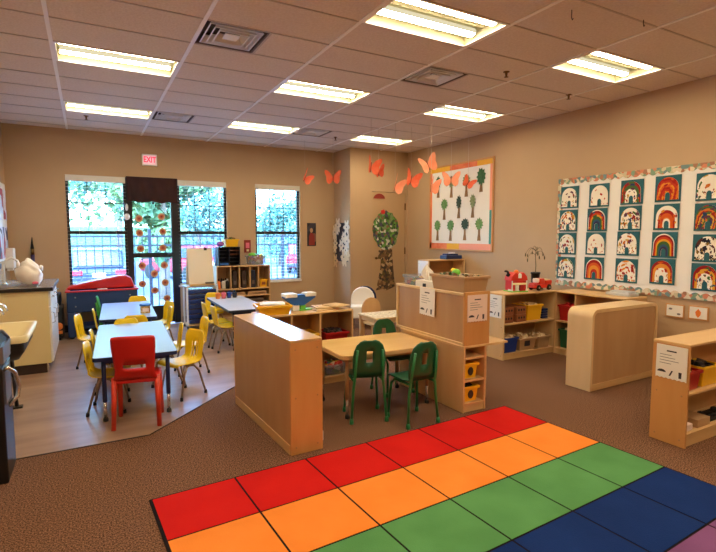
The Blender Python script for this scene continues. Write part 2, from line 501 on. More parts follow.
lightlab = {
    (0, -1): 'recessed ceiling light just in front of the big square ceiling vent',
    (2, -1): 'large bright twin-band recessed ceiling light above the orange rug squares',
    (4, -1): 'recessed ceiling light close to the rainbow display wall',
    (0, 3): 'long recessed ceiling light above the tan counter side of the tables',
    (2, 3): 'recessed ceiling light behind the big square vent, above the low maple shelves',
    (4, 3): 'recessed ceiling light above the maple cabinet with the tissue box, near the butterflies',
    (0, 7): 'thin-looking recessed ceiling light above the pale blue tables, near the exit sign',
    (2, 7): 'recessed ceiling light in front of the single window beside the closet',
    (4, 7): 'recessed ceiling light directly in front of the closet door',
}
proto = None
for (c, r) in LIGHTS:
    lab = lightlab.get((c, r), 'recessed ceiling light in the row behind the rug')
    loc = (OX + TX * (c + .5), OY + TY * (r + .5), H)
    if proto is None:
        proto = make_light(); proto.location = loc; proto['label'] = lab; proto['group'] = 'recessed ceiling lights'; o = proto
    else:
        o = dup(proto, loc, 0, lab, 'recessed ceiling lights')
    if (c, r) not in lightlab: o['group'] = 'ceiling lights behind the rug'

def make_vent():
    t = thing('ceiling_vent', 'x', 'ceiling vent')
    s = 0.225
    b = MB(); b.box(-s, s, -s, s, 0.09, 0.1)
    for q in (-1, 1):
        b.box(q * s - .008, q * s + .008, -s, s, 0.0, 0.09); b.box(-s, s, q * s - .008, q * s + .008, 0, 0.09)
    obj('housing', b, 'ventd', t)
    for k, r in enumerate((0.165, 0.125, 0.085)):
        b = MB(); r0 = r + 0.03
        z0, z1 = -0.002 - 0.004 * k, 0.05
        e = r0 - .011
        sq = lambda v: [(-v, -v), (v, -v), (v, v), (-v, v)]
        a, c2, q_ = sq(r0), sq(r - .004), sq(e)
        for i in range(4):
            j = (i + 1) % 4
            b.face([(a[i][0], a[i][1], z0), (a[j][0], a[j][1], z0), (c2[j][0], c2[j][1], z1), (c2[i][0], c2[i][1], z1)])
            b.face([(a[i][0], a[i][1], z0), (a[j][0], a[j][1], z0), (q_[j][0], q_[j][1], z0), (q_[i][0], q_[i][1], z0)])
        obj('louver', b, 'vent', t)
    b = MB(); b.box(-.055, .055, -.055, .055, 0.0, 0.006); obj('center_plate', b, 'vent', t)
    return t
ventlab = {(1, 1): 'big square silver ceiling vent beside the long light, over the low maple shelf',
           (3, 1): 'square ceiling vent between the bright light over the rug and the rainbow wall',
           (1, 7): 'square ceiling vent near the exit sign, beside the light over the blue tables',
           (3, 7): 'small-looking ceiling vent near the closet corner, above the hanging butterflies'}
proto = None
for k in VENTS:
    loc = (OX + TX * (k[0] + .25), OY + TY * (k[1] + .5), H)
    if proto is None:
        proto = make_vent(); proto.location = loc; proto['label'] = ventlab[k]; proto['group'] = 'square ceiling vents'
    else:
        dup(proto, loc, 0, ventlab[k], 'square ceiling vents')

def make_sprinkler():
    t = thing('sprinkler_head', 'x', 'sprinkler', group='ceiling sprinkler heads')
    b = MB(); b.lathe([(0.03, 0), (0.028, -0.006), (0.012, -0.01), (0.01, -0.03), (0.006, -0.045)], seg=12); obj('body', b, 'brass', t)
    b = MB(); b.lathe([(0.02, -0.047), (0.02, -0.05), (0.004, -0.051)], seg=12); obj('deflector', b, 'brass', t)
    return t
sp = [((0.056, 7.10), 'small ceiling sprinkler head above the blue sand table'), ((3.40, 3.36), 'small dark ceiling sprinkler beside the vent over the rug'),
      ((4.52, 3.57), 'small dark ceiling sprinkler close to the rainbow display'), ((3.37, 6.80), 'small ceiling sprinkler near the closet corner vent')]
proto = None
for (x, y), lab in sp:
    if proto is None: proto = make_sprinkler(); proto.location = (x, y, H + .001); proto['label'] = lab
    else: dup(proto, (x, y, H + .001), 0, lab)
for (x, y), lab, l in (((2.85, 2.25), 'dark wire hook dangling from the ceiling above the rug', 0.05), ((3.41, 2.11), 'dark wire hook hanging from a ceiling bar near the rainbow wall light', 0.03)):
    b = MB(); b.tube([(0, 0, 0), (0, 0, -l), (0.008, 0, -l - .012), (0.016, 0, -l)], 0.003, 6)
    o = obj('ceiling_hook', b, 'rubber', None, loc=(x, y, H - .004)); tag(o, lab, 'hook', 'ceiling hooks')

# ------------------------------------------------------------------ windows and glass door
def window(n, W, cols=3):
    x0, x1, z0, z1 = W
    y = YB + 0.04
    b = MB(); fw = 0.035
    b.box(x0, x0 + fw, y, y + .06, z0, z1); b.box(x1 - fw, x1, y, y + .06, z0, z1)
    b.box(x0 + fw, x1 - fw, y, y + .06, z0, z0 + fw); b.box(x0 + fw, x1 - fw, y, y + .06, z1 - fw, z1)
    w = struct('window_%d' % n, b, 'frame')
    zm = 1.425
    b = MB(); b.box(x0 + fw, x1 - fw, y - .005, y + .05, zm - .024, zm + .024); obj('meeting_rail', b, 'frame', w)
    b = MB()
    for k in range(1, cols):
        xx = x0 + fw + (x1 - x0 - 2 * fw) * k / cols
        b.box(xx - .006, xx + .006, y + .03, y + .045, zm + .024, z1 - fw)
    zz = (zm + z1) / 2 + 0.02
    b.box(x0 + fw, x1 - fw, y + .031, y + .044, zz - .006, zz + .006)
    obj('muntin_grid', b, 'frame', w)
    for za, zb in ((z0 + fw, zm - .024), (zm + .024, z1 - fw)):
        b = MB(); b.box(x0 + fw, x1 - fw, y + .036, y + .039, za, zb); obj('pane', b, 'glass', w)
    b = MB(); b.box(x0 - .02, x1 + .02, YB - .02, YB + .04, z0 - .03, z0); obj('sill', b, 'white', w, 0.004)
    return w
window(1, W1); window(2, W2); window(3, W3)
blindlab = ['white slatted blind on the window above the blue sand table', 'white slatted blind on the window behind the easel', 'white slatted blind on the single window beside the dark portrait photo']
for (W, lab) in zip((W1, W2, W3), blindlab):
    x0, x1, z0, z1 = W
    t = thing('window_blind', lab, 'blind', ((x0 + x1) / 2, YB + 0.012, z1), 0, 'white window blinds')
    w = (x1 - x0) / 2 - 0.003
    b = MB(); b.box(-w, w, -0.030, 0.02, -0.09, -0.002); obj('valance', b, 'blind', t, 0.004)
    b = MB()
    n = int((z1 - z0 - 0.12) / 0.052)
    for k in range(n):
        z = -0.12 - 0.052 * k
        b.box(-w, w, -0.012, 0.013, z - .0008, z + .0008)
    obj('slats', b, 'blind', t)
    b = MB(); b.box(-w, w, -0.016, 0.016, -(z1 - z0) + .004, -(z1 - z0) + .022); obj('bottom_rail', b, 'blind', t)
    for sx in (-.62, .62):
        b = MB(); b.tube([(sx * w, -0.02, -0.09), (sx * w, -0.02, -(z1 - z0) + .02)], 0.0018, 5); obj('ladder_cord', b, 'thread', t)

x0, x1, _, z1 = D1
b = MB(); y = YB + 0.02
b.box(x0, x0 + .07, y, y + .09, 0, z1); b.box(x1 - .09, x1, y, y + .09, 0, z1); b.box(x0 + .07, x1 - .09, y, y + .09, z1 - .28, z1)
d1 = struct('door_1', b, 'frame')
b = MB(); b.box(x0 + .07, x1 - .09, y + .02, y + .07, 0.02, 0.29); obj('bottom_rail', b, 'frame', d1)
b = MB(); b.box(x0 + .07, x1 - .09, y + .015, y + .07, 1.045, 1.115); obj('middle_rail', b, 'frame', d1)
b = MB(); b.box(x0 + .07, x0 + .082, y + .02, y + .07, .29, z1 - .28); b.box(x1 - .102, x1 - .09, y + .02, y + .07, .29, z1 - .28); obj('stile', b, 'frame', d1)
for za, zb in ((.29, 1.045), (1.115, z1 - .28)):
    b = MB(); b.box(x0 + .082, x1 - .102, y + .04, y + .046, za, zb); obj('pane', b, 'glass', d1)
b = MB(); b.box(x1 - .17, x1 - .11, y - .03, y + .0, 1.06, 1.10); obj('door_lever', b, 'black', d1, 0.006)
# brown cloth over the transom
t = thing('door_valance', 'dark brown fabric curtain rolled over the top of the glass door', 'curtain', ((x0 + x1) / 2, YB - 0.01, 1.88))
grid = []
for i in range(9):
    z = i / 8 * 0.37
    grid.append([((-0.35 + 0.7 * j / 24), -0.03 - 0.018 * math.sin(j * 1.1 + i * .25) * (0.4 + .6 * (1 - i / 8)) - (0.02 if i == 0 else 0), z + 0.012 * math.sin(j * .7) * (1 - i / 8)) for j in range(25)])
b = MB(); b.sheet_solid(grid, 0.008); obj('cloth', b, 'cloth', t)
b = MB(); b.tube([(-.36, -.012, .365), (.36, -.012, .365)], .01, 8); obj('rod', b, 'black', t)
b = MB(); b.ball((0.0, -.05, -.012), .018, .012, .02); obj('tie', b, 'black', t)
# door chime sensors, white ovals
for z, h, lab in ((1.80, .055, 'slim white oval sensor on the window frame beside the glass door'), (1.66, .05, 'round white sensor disc below the slim oval one beside the glass door')):
    b = MB(); b.ball((0, 0, 0), .022 if h > .052 else .042, .012, h); o = obj('door_sensor', b, 'white', None, loc=(0.535 + .005, YB + .002, z)); tag(o, lab, 'sensor')

# sun catchers on the glass
pos = [(0.707, 1.636), (1.025, 1.672), (0.707, 1.419), (1.039, 1.443), (0.712, 1.179), (1.031, 1.189), (0.724, 0.921), (1.044, 0.919), (0.896, 0.792), (0.721, 0.639), (1.05, 0.646), (0.895, 0.53), (1.07, 0.394)]
sn = ['topmost disc on the hinge-side column under the brown curtain', 'topmost disc on the handle-side column under the brown curtain', 'second disc down in the hinge-side column', 'second disc down in the handle-side column',
      'disc just above the door rail in the hinge-side column', 'disc just above the door rail in the handle-side column', 'disc just below the door rail in the hinge-side column', 'disc just below the door rail in the handle-side column',
      'upper disc in the middle of the lower pane', 'lowest disc of the hinge-side column', 'second lowest disc of the handle-side column', 'lower disc in the middle of the lower pane', 'lowest disc of all, near the yellow chair backs']
def make_sun():
    t = thing('suncatcher', 'x', 'suncatcher', group='orange suncatchers on the glass door')
    n = 20
    b = MB(); poly = [((.054 + .002 * math.cos(8 * a)) * math.cos(a), (.054 + .002 * math.cos(8 * a)) * math.sin(a)) for a in [2 * PI * k / n for k in range(n)]]
    b.prism(poly, -.004, .0, 'y'); obj('disc', b, 'sun_a', t)
    b = MB(); poly = [(.036 * math.cos(2 * PI * k / n), .034 * math.sin(2 * PI * k / n)) for k in range(n)]; b.prism(poly, -.006, -.004, 'y'); obj('ring', b, 'sun_b', t)
    b = MB(); poly = [(.014 * math.cos(2 * PI * k / 12), .014 * math.sin(2 * PI * k / 12)) for k in range(12)]; b.prism(poly, -.008, -.006, 'y'); obj('center', b, 'sun_c', t)
    return t
def mat_translucent(name, col):
    m = bpy.data.materials.new(name); m.use_nodes = True; nt = m.node_tree
    nt.nodes.remove(nt.nodes['Principled BSDF'])
    d = nt.nodes.new('ShaderNodeBsdfDiffuse'); t = nt.nodes.new('ShaderNodeBsdfTranslucent'); x = nt.nodes.new('ShaderNodeMixShader')
    d.inputs[0].default_value = lin(col); t.inputs[0].default_value = lin(col); x.inputs[0].default_value = .4
    nt.links.new(d.outputs[0], x.inputs[1]); nt.links.new(t.outputs[0], x.inputs[2]); nt.links.new(x.outputs[0], nt.nodes['Material Output'].inputs[0])
    return m
M['sun_a'] = mat_translucent('tan_sun_disc', (216, 170, 130)); M['sun_b'] = mat_translucent('orange_sun_ring', (206, 120, 84)); M['sun_c'] = mat('red_sun_center', (150, 50, 50), 0.5)
proto = None
for (x, z), s in zip(pos, sn):
    lab = 'orange round suncatcher on the glass door, ' + s
    if len(lab.split()) > 16: lab = 'round suncatcher on glass door, ' + s
    loc = (x, YB + 0.058, z)
    if proto is None: proto = make_sun(); proto.location = loc; proto['label'] = lab
    else: dup(proto, loc, 0, lab)

# exit sign
t = thing('exit_sign', 'white exit sign with red lettering above the glass door', 'sign', (0.875, YB, 2.51))
b = MB(); b.box(-.105, .105, -.05, -.001, -.085, .085); obj('housing', b, 'white', t, 0.006)
M['exit_red'] = mat('exit_red', (226, 40, 84), 0.4, emit=0.7); M['exit_face'] = mat('exit_face', (246, 200, 206), 0.4, emit=0.35)
b = MB(); b.box(-.088, .088, -.053, -.05, -.066, .066); obj('face_panel', b, 'exit_face', t)
cu = bpy.data.curves.new('exit_text', 'FONT'); cu.body = 'EXIT'; cu.size = 0.118; cu.align_x = 'CENTER'; cu.align_y = 'CENTER'; cu.extrude = 0.001; cu.offset = 0.003
tmp = bpy.data.objects.new('tmp', cu); C.objects.link(tmp)
dg = bpy.context.evaluated_depsgraph_get()
me = bpy.data.meshes.new_from_object(tmp.evaluated_get(dg)); bpy.data.objects.remove(tmp)
me.materials.clear(); me.materials.append(M['exit_red'])
me.transform(Matrix.Translation((0, -.0545, 0)) @ Matrix.Rotation(R(90), 4, 'X') @ Matrix.Scale(.72, 4, (1, 0, 0)))
o = bpy.data.objects.new('lettering', me); C.objects.link(o); o.parent = t

# ------------------------------------------------------------------ rug
t = thing('area_rug', 'large rainbow striped rug of red, orange, green, blue and purple squares', 'rug', (0.2404, 2.678, 0), 0.05017)
b = MB(); s, q = 0.4464, 0.4109
b.box(-.010, 6 * s + .008, -5 * q - .006, .006, 0.0, 0.007, 0)
for i in range(6):
    for j in range(5):
        g_ = 0.0055
        b.box(i * s + g_, (i + 1) * s - g_, -(j + 1) * q + g_, -j * q - g_, 0.0065, 0.009, j + 1)
obj('pile', b, ['rug_line', 'rug_red', 'rug_orange', 'rug_green', 'rug_blue', 'rug_purple'], t)

# ------------------------------------------------------------------ furniture makers
def shelf_unit(name, label, w, d, h, loc, rz, shelves=(), dividers=(), group=None, th=0.018, kick=0.06, mats=None, cat='shelf', tops=True, lip=0.0, end=None):
    """open face towards local -Y, centred on local x, y from 0 (front) to d (back)"""
    mt = dict(side='maple_z', top='maple', back='ply', shelf='maple_x', inside='shelfin', kick='maple_x')
    mt.update(mats or {})
    t = thing(name, label, cat, loc, rz, group)
    for sx in (-1, 1):
        b = MB(); xa, xb = sorted((sx * w / 2, sx * (w / 2 - th))); b.box(xa, xb, 0, d, 0.004, h - th)
        for yy in (.035, d - .035):
            for zz in (.05, h * .5, h - .06):
                c = MB(); c.lathe([(0.006, -.001), (0.006, .001), (.002, .0015)], seg=8, mi=1)
                c.xf(Matrix.Translation((sx * w / 2, yy, zz)) @ Matrix.Rotation(R(90 * sx), 4, 'Y'))
                me = bpy.data.meshes.new('t'); c.bm.to_mesh(me); c.bm.free(); b.bm.from_mesh(me); bpy.data.meshes.remove(me)
        obj('side_panel', b, [mt['side'], 'shelfin'], t)
    b = MB(); b.box(-w / 2 - lip, w / 2 + lip, -lip, d + lip, h - th, h); obj('top', b, mt['top'], t, 0.004)
    b = MB(); b.box(-w / 2 + th, w / 2 - th, d - .012, d - .002, kick, h - th); obj('back_panel', b, mt['back'], t)
    b = MB(); b.box(-w / 2 + th, w / 2 - th, d - .002, d + .004, 0.004, kick + .005); obj('base_rail', b, mt['kick'], t)
    b = MB(); b.box(-w / 2 + th, w / 2 - th, 0.004, d - .012, kick, kick + th); obj('bottom', b, mt['shelf'], t)
    b = MB(); b.box(-w / 2 + th, w / 2 - th, 0.012, 0.024, 0.004, kick); obj('kickboard', b, mt['kick'], t)
    zs = [kick + th] + sorted(shelves) + [h - th]
    for z in shelves:
        b = MB(); b.box(-w / 2 + th, w / 2 - th, 0.006, d - .012, z - th, z); obj('shelf', b, mt['shelf'], t, 0.003)
    for dv in dividers:
        x, za, zb = dv if isinstance(dv, tuple) else (dv, kick + th, h - th)
        b = MB(); b.box(x - th / 2, x + th / 2, 0.006, d - .012, za, zb); obj('divider', b, mt['side'], t)
    return t

def tub(name, label, w, d, h, loc, rz, mtl, cat='bin', group=None, fill=None, fill_h=None, fill_label=None):
    t = thing(name, label, cat, loc, rz, group)
    b = MB(); k = 0.88; th = .006
    n = 4
    def ring(ww, dd, z): return [b.bm.verts.new(p) for p in ((-ww / 2, -dd / 2, z), (ww / 2, -dd / 2, z), (ww / 2, dd / 2, z), (-ww / 2, dd / 2, z))]
    rings = [ring(w * k, d * k, 0.001), ring(w, d, h - .02), ring(w - 2 * th, d - 2 * th, h - .02), ring(w * k - 2 * th, d * k - 2 * th, 0.006)]
    b.bm.faces.new(rings[0][::-1])
    for a, c in zip(rings, rings[1:]):
        for i in range(4): b.bm.faces.new((a[i], a[(i + 1) % 4], c[(i + 1) % 4], c[i]))
    b.bm.faces.new(rings[3])
    obj('tub', b, mtl, t, 0.004)
    b = MB(); e = .012
    for (xa, xb, ya, yb) in ((-w / 2 - e, w / 2 + e, -d / 2 - e, -d / 2 + th), (-w / 2 - e, w / 2 + e, d / 2 - th, d / 2 + e), (-w / 2 - e, -w / 2 + th, -d / 2, d / 2), (w / 2 - th, w / 2 + e, -d / 2, d / 2)):
        b.box(xa, xb, ya, yb, h - .022, h)
    obj('rim', b, mtl, t, 0.003)
    if fill:
        f = MB(); fh = fill_h or h
        f.box(-w * k / 2 + .012, w * k / 2 - .012, -d * k / 2 + .012, d * k / 2 - .012, .008, fh - .03)
        for _ in range(34):
            sx, sy, sz = [random.uniform(.022, .05) * min(1.6, w / .2) for _ in range(3)]
            x, y = random.uniform(-w / 2 + .035, w / 2 - .035) * .85, random.uniform(-d / 2 + .035, d / 2 - .035) * .85
            z = fh - .03 + random.uniform(-.02, .012)
            mm = MB(); mm.box(-sx / 2, sx / 2, -sy / 2, sy / 2, -sz / 2, sz / 2); mm.xf(Matrix.Translation((x, y, z)) @ Matrix.Rotation(random.uniform(0, 3), 4, Vector((random.random(), random.random(), 1)).normalized()))
            me = bpy.data.meshes.new('t'); mm.bm.to_mesh(me); mm.bm.free(); f.bm.from_mesh(me); bpy.data.meshes.remove(me)
        o = obj('toy_pieces', f, fill, None, loc=loc, rot=(0, 0, rz)); tag(o, fill_label, 'toys', kind='stuff')
    return t

def rrect(w, d, r, n=5):
    p = []
    for cx, cy, a0 in ((w / 2 - r, d / 2 - r, 0), (-w / 2 + r, d / 2 - r, 90), (-w / 2 + r, -d / 2 + r, 180), (w / 2 - r, -d / 2 + r, 270)):
        for k in range(n + 1):
            a = R(a0 + 90 * k / n); p.append((cx + r * math.cos(a), cy + r * math.sin(a)))
    return p

def table(name, label, w, d, h, loc, rz, top, edge, leg, foot, r=0.03, group=None, inset=.07):
    t = thing(name, label, 'table', loc, rz, group)
    b = MB(); b.prism(rrect(w - .008, d - .008, r), h - .026, h, 'z'); obj('tabletop', b, top, t)
    b = MB(); b.prism(rrect(w, d, r), h - .030, h - .004, 'z'); obj('edge_band', b, edge, t)
    b = MB()
    for sx in (-1, 1): b.box(sx * (w / 2 - inset) - .012, sx * (w / 2 - inset) + .012, -d / 2 + inset, d / 2 - inset, h - .062, h - .03)
    for sy in (-1, 1): b.box(-w / 2 + inset, w / 2 - inset, sy * (d / 2 - inset) - .012, sy * (d / 2 - inset) + .012, h - .062, h - .03)
    obj('apron', b, edge if edge != 'maple_x' else 'maple_x', t)
    for sx in (-1, 1):
        for sy in (-1, 1):
            x, y = sx * (w / 2 - inset), sy * (d / 2 - inset)
            b = MB(); b.tube([(x, y, h - .03), (x, y, h * .30)], .016, 10); l = obj('leg', b, leg, t)
            b = MB(); b.tube([(x, y, h * .32), (x, y, 0.03)], .012, 10); obj('leg_insert', b, foot, l)
            b = MB(); b.lathe([(.012, .032), (.018, .02), (.018, 0.0)], (x, y, 0), 10); obj('glide', b, 'rubber', l)
    return t

# -- chairs (facing local +Y)
def yellow_chair():
    t = thing('school_chair', 'x', 'chair')
    sh = 0.295
    # seat + back shell, one bent sheet with a pair of slots in the back
    prof = [(.150, sh - .012), (.140, sh + .002), (.10, sh + .004), (.03, sh - .004), (-.05, sh - .006), (-.10, sh), (-.128, sh + .02), (-.143, sh + .055),
            (-.150, sh + .10), (-.156, sh + .15), (-.163, sh + .20), (-.170, sh + .24), (-.174, sh + .258)]
    wid = [.13, .138, .143, .143, .135, .122, .112, .108, .112, .118, .116, .100, .075]
    cols = 17
    grid = []
    for (y, z), w in zip(prof, wid):
        row = []
        for j in range(cols):
            u = -1 + 2 * j / (cols - 1)
            dz = .008 * u * u
            row.append((u * w, y + (.014 * u * u if z > sh + .03 else 0), z + (dz if z < sh + .03 else 0)))
        grid.append(row)
    hole = lambda i, j: (6 <= i <= 8 and j in (5, 7, 8, 10))
    b = MB(); b.sheet_solid(grid, .008, hole); obj('seat_shell', b, 'yellow', t)
    for sx in (-1, 1):
        b = MB(); b.tube([(sx * .085, -.03, sh - .018), (sx * .105, .03, sh - .03), (sx * .125, .075, sh - .08), (sx * .135, .12, .012)], .009, 8); l = obj('leg', b, 'bronze', t)
        b = MB(); b.lathe([(.011, .03), (.013, .012), (.013, 0)], (sx * .135, .12, 0), 8); obj('foot', b, 'rubber', l)
        b = MB(); b.tube([(sx * .085, .03, sh - .018), (sx * .10, -.05, sh - .03), (sx * .118, -.085, sh - .08), (sx * .132, -.14, .012)], .009, 8); l = obj('leg', b, 'bronze', t)
        b = MB(); b.lathe([(.011, .03), (.013, .012), (.013, 0)], (sx * .132, -.14, 0), 8); obj('foot', b, 'rubber', l)
    b = MB(); b.tube([(-.09, 0, sh - .018), (.09, 0, sh - .018)], .008, 8); b.tube([(-.09, -.06, sh - .026), (.09, -.06, sh - .026)], .008, 8); obj('crossbar', b, 'bronze', t)
    return t

def face(dx, dy): return math.atan2(-dx, dy)   # rotation turning local +Y to (dx,dy)
TR = -0.048
YC = [((0.115, 4.31), (1, -.2), 'yellow chair beside the red chair, pushed in on the counter side of the blue table'),
      ((0.16, 4.87), (1, -.05), 'yellow chair tucked deep under the counter side of the blue table with the red chair'),
      ((0.03, 5.87), (1, -.28), 'yellow chair standing free between counter and the table with the snack tub'),
      ((0.195, 6.26), (1, 0), 'yellow chair tucked into the counter side of the blue table with the tub'),
      ((0.68, 4.40), (-.87, -.5), 'yellow chair turned outward with slotted back at the door side of the red chair table'),
      ((0.60, 4.86), (-1, .05), 'yellow chair pushed under the door side of the red chair table'),
      ((0.875, 5.10), (-1, -.12), 'yellow chair pulled back between the red chair table and the grey table'),
      ((0.30, 5.24), (-.1, -1), 'yellow chair at the far end of the red chair table, back to back with another'),
      ((0.43, 5.74), (.1, 1), 'yellow chair at the near end of the table with the snack tub'),
      ((0.67, 6.04), (-1, 0), 'yellow chair low at the door side of the table with the snack tub'),
      ((0.74, 6.50), (-.9, -.35), 'yellow chair with tall back showing before the lower door glass'),
      ((0.565, 7.17), (-.1, -1), 'yellow chair at the far end of the snack tub table, before the red lid'),
      ((1.44, 5.90), (1, .05), 'yellow chair at the grey table, nearer one of the pair'),
      ((1.40, 6.24), (1, .05), 'yellow chair at the grey table, further one of the pair'),
      ((1.55, 7.08), (-.25, -1), 'yellow chair behind the grey table, in front of the blue drawer cart')]
proto = None
for (x, y), f, lab in YC:
    if proto is None:
        proto = yellow_chair(); proto.location = (x, y, 0); proto.rotation_euler = (0, 0, face(*f)); proto['label'] = lab; proto['group'] = 'yellow school chairs'
    else: dup(proto, (x, y, 0), face(*f), lab, 'yellow school chairs')

# red chair
t = thing('school_chair', 'larger red moulded plastic chair at the near end of the pale blue table', 'chair', (0.292, 3.92, 0), -0.2)
sh = .36
prof = [(.155, sh - .02), (.14, sh), (.05, sh - .004), (-.08, sh - .006), (-.125, sh + .004), (-.148, sh + .03), (-.158, sh + .06), (-.163, sh + .085), (-.170, sh + .115), (-.180, sh + .18), (-.190, sh + .24), (-.198, sh + .30), (-.20, sh + .325)]
wid = [.15, .155, .158, .155, .146, .136, .130, .130, .132, .138, .144, .145, .138]
grid = [[((-1 + 2 * j / 14) * w, y + (.022 * (-1 + 2 * j / 14) ** 2 if z > sh + .02 else 0), z - (.008 * abs(-1 + 2 * j / 14) ** 6 if z > sh + .3 else 0)) for j in range(15)] for (y, z), w in zip(prof, wid)]
b = MB(); b.sheet_solid(grid, .012, lambda i, j: i == 7 and 3 <= j <= 10); obj('seat_shell', b, 'red', t)
b = MB(); b.box(-.14, .14, -.12, .14, sh - .035, sh - .006); obj('seat_frame', b, 'red', t, .008)
for sx in (-1, 1):
    b = MB(); b.tube([(sx * .142, -.10, sh + .01), (sx * .152, -.15, 0.002)], .021, 10, r1=.016); obj('leg', b, 'red_leg', t)
    b = MB(); b.tube([(sx * .138, .10, sh - .01), (sx * .148, .145, 0.002)], .021, 10, r1=.016); obj('leg', b, 'red_leg', t)

# green chairs: seat, back with a window, bent tube legs
def green_chair():
    t = thing('school_chair', 'x', 'chair')
    sh = .335
    b = MB()
    grid = [[((-1 + 2 * j / 8) * w, y, sh + .006 * (-1 + 2 * j / 8) ** 2 + dz) for j in range(9)] for y, w, dz in ((.15, .125, -.02), (.135, .135, -.004), (.06, .14, 0), (-.06, .135, -.002), (-.12, .125, .006))]
    b.sheet_solid(grid, .010); obj('seat', b, 'green', t)
    zz = [sh + .012, sh + .06, sh + .12, sh + .15, sh + .175, sh + .21, sh + .255, sh + .28, sh + .29]
    ww = [.116, .122, .124, .124, .122, .116, .098, .070, .04]
    grid = [[((-1 + 2 * j / 10) * w, -.125 - (z - sh) * .14 + .012 * (-1 + 2 * j / 10) ** 2, z) for j in range(11)] for z, w in zip(zz, ww)]
    b = MB(); b.sheet_solid(grid, .010, lambda i, j: 2 <= i <= 4 and 4 <= j <= 5)
    obj('backrest', b, 'green', t)
    for sx in (-1, 1):
        b = MB(); b.tube([(sx * .095, -.165, sh + .22), (sx * .105, -.142, sh + .06), (sx * .108, -.128, sh - .01), (sx * .118, -.125, sh - .10), (sx * .135, -.14, .012)], .0105, 8); l = obj('leg', b, 'green_t', t)
        b = MB(); b.lathe([(.012, .04), (.016, .02), (.016, 0)], (sx * .135, -.14, 0), 8); obj('foot', b, 'green_t', l)
        b = MB(); b.tube([(sx * .108, -.128, sh - .018), (sx * .112, .07, sh - .022), (sx * .12, .11, sh - .06), (sx * .135, .13, .012)], .0105, 8); l = obj('leg', b, 'green_t', t)
        b = MB(); b.lathe([(.012, .04), (.016, .02), (.016, 0)], (sx * .135, .13, 0), 8); obj('foot', b, 'green_t', l)
    return t
GC = [((1.825, 3.19), -.28, 'green chair at the maple table beside the low shelf end, back to the rug'),
      ((2.105, 2.955), 0.0, 'green chair beside the maple cabinet, back to the red rug squares'),
      ((2.345, 3.60), PI, 'green chair across the maple table, facing the rug')]
proto = None
for (x, y), rz, lab in GC:
    if proto is None:
        proto = green_chair(); proto.location = (x, y, 0); proto.rotation_euler = (0, 0, rz); proto['label'] = lab; proto['group'] = 'green chairs at the maple table'
    else: dup(proto, (x, y, 0), rz, lab, 'green chairs at the maple table')
# bright green chair at the far end of the back table
o = dup(proto, (0.24, 6.90, 0), face(1, -.1), 'bright green chair with white top edge, in front of the blue sand table', 'x')
del o['group']
for ch in o.children:
    me = ch.data.copy(); ch.data = me; me.materials.clear(); me.materials.append(M['ltgreen'])

# tables
table('activity_table', 'pale blue rectangular table with the red chair at its end', .585, 1.47, .50, (0.325, 4.69, 0), TR, 'blue_lam', 'navy', 'navy', 'chrome', group='blue topped tables')
table('activity_table', 'pale blue rectangular table holding a small snack tub, near the sand table', .57, 1.38, .50, (0.395, 6.44, 0), TR, 'blue_lam', 'navy', 'navy', 'chrome', group='blue topped tables')
table('activity_table', 'grey speckled table with paint cups in front of the cubby shelf', .50, 1.38, .50, (1.70, 6.42, 0), -.02, 'grey_lam', 'navy_dark', 'navy_dark', 'chrome')
table('activity_table', 'light maple table with rounded corners between the low shelves', .88, .60, .50, (2.055, 3.43, 0), -.02, 'tabletop', 'maple_x', 'ply', 'chrome', r=.06)

# ------------------------------------------------------------------ low shelf A (back to the blue tables)
A = shelf_unit('low_shelf', 'low maple shelf showing its plain back, glossy top and narrow end near the rug', 1.16, .222, .74, (1.272, 3.395, 0), R(90) + .04, shelves=[.40], mats=dict(side='oak', top='maple_gloss'), group='low maple shelves')
# note: open face towards +X, back towards the tables
B = shelf_unit('low_shelf', 'low open maple shelf behind the maple table, toy bins inside', .90, .30, .69, (1.74, 4.05, 0), 0, shelves=[.37], dividers=[.11, -.17], group='low maple shelves', kick=.05)
# bins in B
tub('storage_tub', 'red tub on the upper shelf behind the maple table', .23, .22, .11, (2.03, 4.18, .371), 0, 'red_bin', fill='toydark', fill_label='dark toy pieces heaped in the red tub behind the maple table', fill_h=.125)
tub('storage_tub', 'yellow tub beside the red tub behind the maple table', .15, .22, .12, (1.765, 4.18, .371), 0, 'yellow_bin')
tub('storage_tub', 'small yellow tub on the bottom shelf behind the maple table', .13, .2, .14, (1.76, 4.18, .069), 0, 'yellow_bin')
tub('storage_tub', 'clear box of coloured toys on the bottom shelf behind the maple table', .22, .2, .1, (2.02, 4.18, .069), 0, 'clear', fill='toymix', fill_label='mixed coloured toys inside the clear box behind the maple table', fill_h=.12)
o = MB(); o.box(-.03, .03, -.05, .05, 0, .07); o = obj('storage_box', o, 'grey_lam', None, .006, loc=(1.325, 2.98, .0)); tag(o, 'small pale grey box on the carpet, peeking out from the end of the low shelf', 'box')

# ------------------------------------------------------------------ things on shelf B
def lidless(name, label, w, d, h, loc, rz, mtl): return tub(name, label, w, d, h, loc, rz, mtl)
t = tub('storage_tub', 'yellow tub with papers lying on it on the long shelf top', .29, .22, .085, (1.43, 4.17, .69), -.15, 'yellow_bin')
b = MB(); b.box(-.11, .11, -.08, .08, 0, .008); b.box(-.09, .10, -.07, .085, .008, .012); o = obj('paper_stack', b, 'paper', None, loc=(1.43, 4.17, .776), rot=(0, 0, -.3)); tag(o, 'white papers lying on the yellow tub', 'paper')
